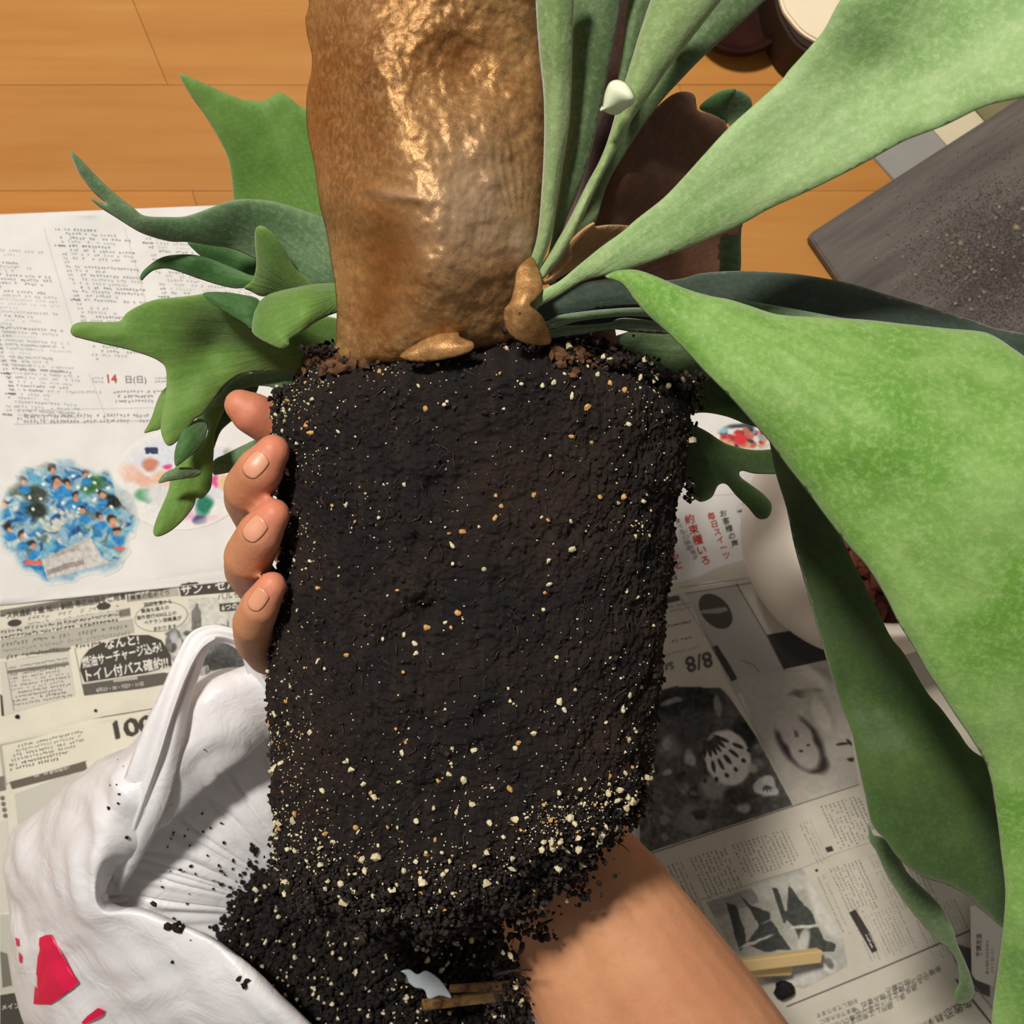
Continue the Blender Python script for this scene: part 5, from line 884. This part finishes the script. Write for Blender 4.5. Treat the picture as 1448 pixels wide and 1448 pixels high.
for (nx_, ny_), (tx, ty, th_), (bx_, by_, bh_), wd, ln in (((360, 657), (386, 632, .374), (350, 696, .362), .0038, .0050), ((359, 748), (388, 722, .373), (350, 790, .360), .0038, .0049), ((364, 848), (385, 824, .370), (356, 884, .356), .0032, .0046)):
    loc, nn = hit(hb, nx_, ny_)
    if loc is None: continue
    r = hb.ray_cast(Vector((0, 0, CAMH)), (Vector(loc) - Vector((0, 0, CAMH))).normalized()); nn = r[1] if r[1].z > 0 else -r[1]
    d = (Vector(W(tx, ty, th_)) - Vector(W(bx_, by_, bh_))).normalized(); d = (d - nn * d.dot(nn)).normalized(); s_ = d.cross(nn).normalized()
    V = []; Fc = []; nu_, nv_ = 13, 13
    for j in range(nv_):
        for i in range(nu_):
            uu_ = -1 + 2 * i / (nu_ - 1); vv_ = -1 + 2 * j / (nv_ - 1)
            k_ = math.sqrt(max(0, 1 - .35 * vv_ * vv_)) if vv_ < 0 else math.sqrt(max(0, 1 - .18 * vv_ * vv_)); l_ = math.sqrt(1 - .5 * uu_ * uu_)
            q = Vector(loc) + s_ * uu_ * wd * k_ + d * vv_ * ln * l_ + nn * .004
            rr = hb.ray_cast(q, -nn, .012); base_ = rr[0] if rr[0] else q - nn * .004
            V.append(tuple(base_ + nn * (.00028 - .00036 * max(abs(uu_), -vv_) ** 6)))
    for j in range(nv_ - 1):
        for i in range(nu_ - 1): Fc.append((j * nu_ + i, j * nu_ + i + 1, (j + 1) * nu_ + i + 1, (j + 1) * nu_ + i))
    o = mesh('fingernail', V, Fc, nailm, hand); md = o.modifiers.new('thickness', 'SOLIDIFY'); md.thickness = .0004; md.offset = 0
loc, nn = hit(hb, 361, 750)

# =================================================================== PLASTIC BAG, LOOSE SOIL, CHOPSTICKS
m, nt, p = newmat('bag_plastic'); M['bag'] = m
p.inputs['Base Color'].default_value = sr(250, 249, 251); p.inputs['Roughness'].default_value = .33; p.inputs['Specular IOR Level'].default_value = .45
b = bump(nt, p, noise(nt, 28, 5, .6, dist=1.2), .35, .006)
tr = nd(nt, 'ShaderNodeBsdfTranslucent'); tr.inputs[0].default_value = sr(238, 238, 240); ms = nd(nt, 'ShaderNodeMixShader'); ms.inputs[0].default_value = .22
nt.links.new(p.outputs[0], ms.inputs[1]); nt.links.new(tr.outputs[0], ms.inputs[2]); nt.links.new(ms.outputs[0], nt.nodes['Material Output'].inputs[0])
RA = [(152, 1276, .19), (158, 1235, .195), (205, 1190, .20), (270, 1130, .20), (330, 1080, .20), (395, 1030, .19), (540, 1000, .17), (690, 1080, .13), (760, 1250, .075), (760, 1420, .075), (640, 1560, .13), (440, 1448, .19), (320, 1345, .195), (215, 1292, .19)]
RF = [(125, 1290, .20), (118, 1215, .205), (150, 1120, .21), (226, 1038, .21), (294, 964, .21), (390, 938, .20), (560, 950, .17), (730, 1050, .13), (790, 1250, .075), (790, 1430, .075), (660, 1620, .13), (415, 1485, .20), (285, 1365, .205), (180, 1312, .20)]
RB = [(12, 1290, .11), (18, 1195, .11), (74, 1126, .12), (166, 1072, .13), (268, 1000, .13), (395, 975, .12), (580, 970, .10), (760, 1060, .07), (820, 1250, .04), (820, 1450, .04), (680, 1700, .08), (330, 1640, .10), (150, 1560, .11), (42, 1440, .11)]
RC = [(60, 1290, .0095), (70, 1200, .0095), (120, 1140, .0095), (190, 1090, .0095), (280, 1060, .0095), (400, 1040, .0095), (570, 1030, .0095), (720, 1100, .0095), (780, 1250, .0095), (780, 1440, .0095), (650, 1600, .0095), (380, 1560, .0095), (220, 1500, .0095), (100, 1400, .0095)]
RD_ = [(170, 1275, .165), (176, 1228, .17), (215, 1172, .172), (272, 1108, .172), (334, 1058, .17), (405, 1015, .16), (540, 1010, .14), (680, 1085, .11), (745, 1250, .06), (745, 1410, .06), (630, 1530, .10), (440, 1470, .15), (320, 1380, .15), (220, 1330, .155)]
cen = (470, 1300)
RE = [(cen[0] + (x - cen[0]) * .62, cen[1] + (y - cen[1]) * .62, h_ * .93) for x, y, h_ in RD_]; R0 = [(cen[0] + (x - cen[0]) * .05, cen[1] + (y - cen[1]) * .05, .12) for x, y, h_ in RD_]
rings = np.array([[W(*q) for q in R_] for R_ in (R0, RE, RD_, RA, RF, RB, RC)])
NT, NR = 520, 20
per = np.stack([cr(r_, 40, True)[:560] for r_ in rings]); NT = per.shape[1]
surf = np.array([cr(per[:, i], NR, False) for i in range(NT)]).transpose(1, 0, 2); NRr = surf.shape[0]
th = np.linspace(0, 2 * math.pi, NT, endpoint=False)[None]; rv = np.linspace(0, 6, NRr)[:, None]
gu = np.roll(surf, -1, 1) - np.roll(surf, 1, 1); gv = np.gradient(surf, axis=0); N_ = np.cross(gu, gv); N_ /= np.maximum(np.linalg.norm(N_, axis=-1, keepdims=True), 1e-9)
circ = np.stack([np.cos(th) * 1.0 + 0 * rv, np.sin(th) + 0 * rv, rv * .10 + 0 * th], -1)
pleat = np.abs(vnoise(circ, 9, 90)) ** .6 * 1.3 - .7
inner = np.clip(1 - np.abs(rv - 1.9) / 1.3, 0, 1); outer = np.clip((rv - 2.6) / .8, 0, 1)
wq = surf + .012 * np.stack([fbm(surf, 14, 2, 201), fbm(surf, 14, 2, 202), fbm(surf, 14, 2, 203)], -1)
def crumple(q, f0, n_, sd):
    rg = np.random.RandomState(sd); r = 0
    for _ in range(n_):
        d_ = rg.normal(size=3); d_ /= np.linalg.norm(d_); t = (q @ d_) * f0 * rg.uniform(.7, 1.5) + rg.uniform(0, 9); r = np.maximum(r * .6, 1 - 4 * np.abs((t % 1) - .5) * (1 + .0 * t)) if 0 else r + (1 - 4 * np.abs((t % 1) - .5)) * np.clip(.5 + vnoise(q, 16, sd + _), 0, 1)
    return r / n_ ** .5
ridge = crumple(wq, 13, 7, 91); ridge2 = crumple(wq, 38, 6, 92)
fl_ = np.clip((rv - .2) / .6, 0, 1) * np.clip((5.95 - rv) / .5, 0, 1)
dsp = (inner * .0050 * pleat + outer * (.0048 * ridge + .0019 * ridge2)) * fl_
surf = surf + N_ * dsp[..., None]
idx = np.arange(NT * NRr).reshape(NRr, NT); F = np.stack([idx[:-1, :], np.roll(idx, -1, 1)[:-1, :], np.roll(idx, -1, 1)[1:, :], idx[1:, :]], -1).reshape(-1, 4)
sv = surf.reshape(-1, 3); sv[:, 2] = np.maximum(sv[:, 2], .0082)
bag = mesh('plastic_bag', sv, F, m); md = bag.modifiers.new('thickness', 'SOLIDIFY'); md.thickness = .0004; md.offset = 0
tag(bag, 'crumpled white plastic shopping bag with red print, open and holding loose soil', 'bag')
bb = BVHTree.FromPolygons([Vector(q) for q in sv], [tuple(int(t) for t in q) for q in F])
# handle: a gathered strap
def strap(rows, name, wave=.0025, twist=0):
    V = []; NW = 15; rows = np.array(rows, float)
    c_ = cr(rows, 10, False)
    for i, (x0_, y0_, x1_, y1_, h_) in enumerate(c_):
        for k in range(NW):
            t = k / (NW - 1); V.append(W(x0_ + (x1_ - x0_) * t, y0_ + (y1_ - y0_) * t, h_ + wave * math.sin(t * 9.5 + i * .03 + twist) + .004 * math.sin(math.pi * t)))
    n_ = len(c_); Fc = [(i * NW + k, i * NW + k + 1, (i + 1) * NW + k + 1, (i + 1) * NW + k) for i in range(n_ - 1) for k in range(NW - 1)]
    o = mesh(name, V, Fc, M['bag'], bag); md = o.modifiers.new('thickness', 'SOLIDIFY'); md.thickness = .0005; return o
strap([(158, 1240, 170, 1262, .176), (150, 1180, 205, 1205, .196), (172, 1110, 238, 1140, .212), (200, 1035, 258, 1062, .219), (226, 980, 268, 1000, .222), (247, 932, 282, 955, .222), (268, 896, 296, 918, .220), (298, 884, 310, 910, .218), (332, 890, 328, 914, .216), (356, 905, 342, 927, .214), (376, 935, 350, 952, .208), (400, 990, 368, 985, .200), (430, 1060, 385, 1050, .182)], 'handle', .0018)
strap([(166, 1225, 172, 1240, .178), (184, 1150, 200, 1165, .207), (216, 1070, 226, 1085, .2225), (240, 1000, 246, 1018, .2265), (260, 950, 266, 962, .2265), (281, 914, 285, 924, .2245), (304, 900, 305, 906, .2225)], 'handle', .001, 2)
# red print on the bag, following its surface
redm = flat('bag_red_print', sr(222, 30, 76), .4, .35); pinkm = flat('bag_pink_print', sr(240, 196, 200), .4, .35)
def decal(outline, mat, name='printed_mark', stp=3.0):
    P = np.array(outline, float); x0, y0 = P.min(0); x1, y1 = P.max(0); gx, gy = np.meshgrid(np.arange(x0, x1, stp), np.arange(y0, y1, stp)); gx = gx.ravel(); gy = gy.ravel()
    pe = []
    for i in range(len(P)):
        a, b_ = P[i], P[(i + 1) % len(P)]; k = max(1, int(np.hypot(*(b_ - a)) / stp)); pe += [a + (b_ - a) * t / k for t in range(k)]
    pe = np.array(pe); ok = inpoly(gx, gy, P) & (edist(gx, gy, P) > stp * .4); A = np.vstack([pe, np.stack([gx[ok], gy[ok]], 1)])
    v_, e__, f__, _, _, _ = delaunay_2d_cdt([Vector(q) for q in A], [(i, (i + 1) % len(pe)) for i in range(len(pe))], [], 1, 1e-4, False)
    V = []
    for q in v_:
        l_, n__ = hit(bb, q.x, q.y)
        if l_ is None: l_, n__ = Vector(W(q.x, q.y, .1)), Vector((0, 0, 1))
        dirc = (Vector((0, 0, CAMH)) - l_).normalized(); V.append(tuple(l_ + n__ * .0006 + dirc * .0024))
    mesh(name, V, [tuple(q) for q in f__], mat, bag)
decal(K('J', [(165, 1095), (190, 1083), (215, 1080), (240, 1140), (270, 1200), (305, 1255), (325, 1275), (300, 1300), (240, 1345), (205, 1366), (185, 1325), (160, 1345), (140, 1364), (150, 1330), (178, 1290), (190, 1240), (190, 1190), (178, 1140)]), redm)
decal(K('J', [(335, 1440), (360, 1412), (400, 1395), (405, 1378), (430, 1390), (425, 1410), (380, 1425), (345, 1448)]), redm)
decal(K('J', [(66, 1092), (76, 1096), (80, 1125), (72, 1130)]), redm, stp=2); decal(K('J', [(80, 1150), (92, 1170), (90, 1200), (82, 1190)]), redm, stp=2)

# loose soil heaped in the bag
HP = [(300, 1360), (318, 1310), (340, 1270), (370, 1240), (410, 1215), (500, 1190), (620, 1180), (710, 1220), (745, 1330), (735, 1460), (640, 1560), (500, 1590), (400, 1530), (330, 1430)]
hf = rbf([(310, 1350, .162), (350, 1250, .166), (420, 1230, .168), (450, 1330, .172), (560, 1260, .165), (560, 1400, .166), (680, 1300, .140), (735, 1420, .105), (640, 1540, .125), (420, 1500, .165), (500, 1480, .160), (700, 1220, .130)])
Ph = cr(HP, 6); x0, y0 = Ph.min(0); x1, y1 = Ph.max(0); gx, gy = np.meshgrid(np.arange(x0, x1, 3), np.arange(y0, y1, 3)); ok = inpoly(gx, gy, Ph)
hh = hf(gx, gy) ; PP = WA(gx, gy, hh); hh = hh + .0045 * fbm(PP, 60, 3, 95) + .0025 * vnoise(PP, 350, 96) - .02 * np.exp(-edist(gx, gy, Ph) / 8); PP = WA(gx, gy, hh)
kq = ok.ravel(); nyq, nxq = gx.shape; ii, jj = np.meshgrid(np.arange(nxq - 1), np.arange(nyq - 1)); a_ = (jj * nxq + ii).ravel(); F = np.stack([a_, a_ + nxq, a_ + nxq + 1, a_ + 1], 1); F = F[kq[F].all(1)]; us = np.unique(F); mp = np.zeros(nyq * nxq, int); mp[us] = np.arange(len(us))
pile = mesh('loose_soil', PP.reshape(-1, 3)[us], mp[F], M['soil2']); tag(pile, 'heap of loose black soil with perlite inside the white plastic bag', 'soil', kind='stuff')
r3 = np.random.RandomState(23); q = PP.reshape(-1, 3)[us]; k = r3.choice(len(q), 9000)
o = lumps('soil_crumbs', q[k] + r3.normal(0, .0012, (9000, 3)) + [0, 0, .0014], r3.uniform(.0007, .0024, 9000), M['soil2'], pile, seed=24); o['kind'] = 'stuff'
k = r3.choice(len(q), 620); o = lumps('small_perlite', q[k] + r3.normal(0, .001, (620, 3)) + [0, 0, .0036], .0005 + .0013 * r3.uniform(0, 1, 620) ** 2, M['perlite'], pile, seed=25); o['kind'] = 'stuff'
# crumbs clinging to the bag's inner wall and folds
cl = []; cs = []
for cx, cy, sx_, sy_, n_, big in ((345, 1285, 16, 18, 110, .9), (375, 1245, 12, 10, 80, 1), (318, 1315, 8, 8, 24, .8), (250, 1310, 5, 4, 12, 1), (270, 1200, 25, 55, 22, .5), (357, 1200, 6, 4, 5, 1), (240, 1150, 4, 40, 10, .4), (165, 1110, 10, 20, 7, .5), (345, 1388, 3, 4, 6, 1), (226, 1040, 3, 30, 6, .4), (255, 1066, 3, 3, 1, .6), (340, 1240, 18, 20, 22, .7), (242, 1360, 2, 2, 1, .5), (600, 1412, 30, 4, 1, .5)):
    for _ in range(n_):
        l_, n__ = hit(bb, r3.normal(cx, sx_), r3.normal(cy, sy_))
        if l_ is not None: cl.append(l_ + Vector((0, 0, CAMH)).__sub__(l_).normalized() * .0015); cs.append(r3.uniform(.0006, .0022) * big)
o = lumps('stray_soil', cl, cs, M['soil2'], None, seed=26); tag(o, 'dark soil crumbs stuck on the inside wall of the white bag', 'soil', kind='stuff')
# scrap of white plastic showing through the soil
wsr = leaf('plastic_scrap', [(563, 1376), (578, 1371), (590, 1378), (602, 1373), (618, 1382), (630, 1396), (638, 1411), (622, 1408), (606, 1413), (600, 1400), (586, 1396), (574, 1386)], [(570, 1380, .173)], (560, 1380), flat('scrap_plastic', sr(196, 208, 214), .35, .4), None, step=4, ripple=.002, roll=.001)
tag(wsr, 'scrap of bluish white plastic lying on the loose soil next to the chopsticks', 'plastic scrap')
# chopsticks
m, nt, p = newmat('chopstick_wood'); tc = nd(nt, 'ShaderNodeTexCoord'); sx3 = nd(nt, 'ShaderNodeSeparateXYZ'); nt.links.new(tc.outputs['Object'], sx3.inputs[0])
stn = mix(nt, ramp(nt, noise(nt, 160, 5, .7), [(.40, 0.), (.62, 1.)]), sr(150, 112, 66), sr(70, 46, 30))
mr = nd(nt, 'ShaderNodeMapRange'); mr.inputs[1].default_value = .02; mr.inputs[2].default_value = .10; nt.links.new(sx3.outputs['X'], mr.inputs[0])
c = mix(nt, mr.outputs[0], stn, sr(226, 196, 138)); nt.links.new(c, p.inputs['Base Color']); p.inputs['Roughness'].default_value = .6
for lab, A_, B_, wa, wb in (('longer pale wooden chopstick under the forearm, its end beside the newspaper photo', (598, 1421, .175), (1157, 1351, .020), .0050, .0082), ('shorter pale wooden chopstick, in front of the longer one under the forearm', (637, 1398, .175), (1116, 1370, .014), .0036, .0070)):
    a = Vector(W(*A_)); b_ = Vector(W(*B_)); d = (b_ - a); Ln = d.length; x_ = d.normalized(); y_ = Vector((0, 0, 1)).cross(x_).normalized(); z_ = x_.cross(y_)
    bm = bmesh.new(); prev = None; NS = 12
    for i in range(NS + 1):
        t = i / NS; wv = (wa + (wb - wa) * t) / 2; hv = wv * .72
        ring = [bm.verts.new((Ln * t, sy * wv * ky, sz_ * hv * kz)) for sy, sz_, ky, kz in ((-1, -1, .8, 1), (1, -1, .8, 1), (1, -1, 1, .8), (1, 1, 1, .8), (1, 1, .8, 1), (-1, 1, .8, 1), (-1, 1, 1, .8), (-1, -1, 1, .8))]
        if prev:
            for k in range(8): bm.faces.new((prev[k], prev[(k + 1) % 8], ring[(k + 1) % 8], ring[k]))
        else: bm.faces.new(ring[::-1])
        prev = ring
    bm.faces.new(prev); bmesh.ops.recalc_face_normals(bm, faces=bm.faces); me = bpy.data.meshes.new('chopstick'); bm.to_mesh(me); bm.free(); me.materials.append(m)
    o = link(bpy.data.objects.new('chopstick', me)); o.matrix_world = Matrix.Translation(a) @ Matrix((x_, y_, z_)).transposed().to_4x4(); tag(o, lab, 'chopstick')
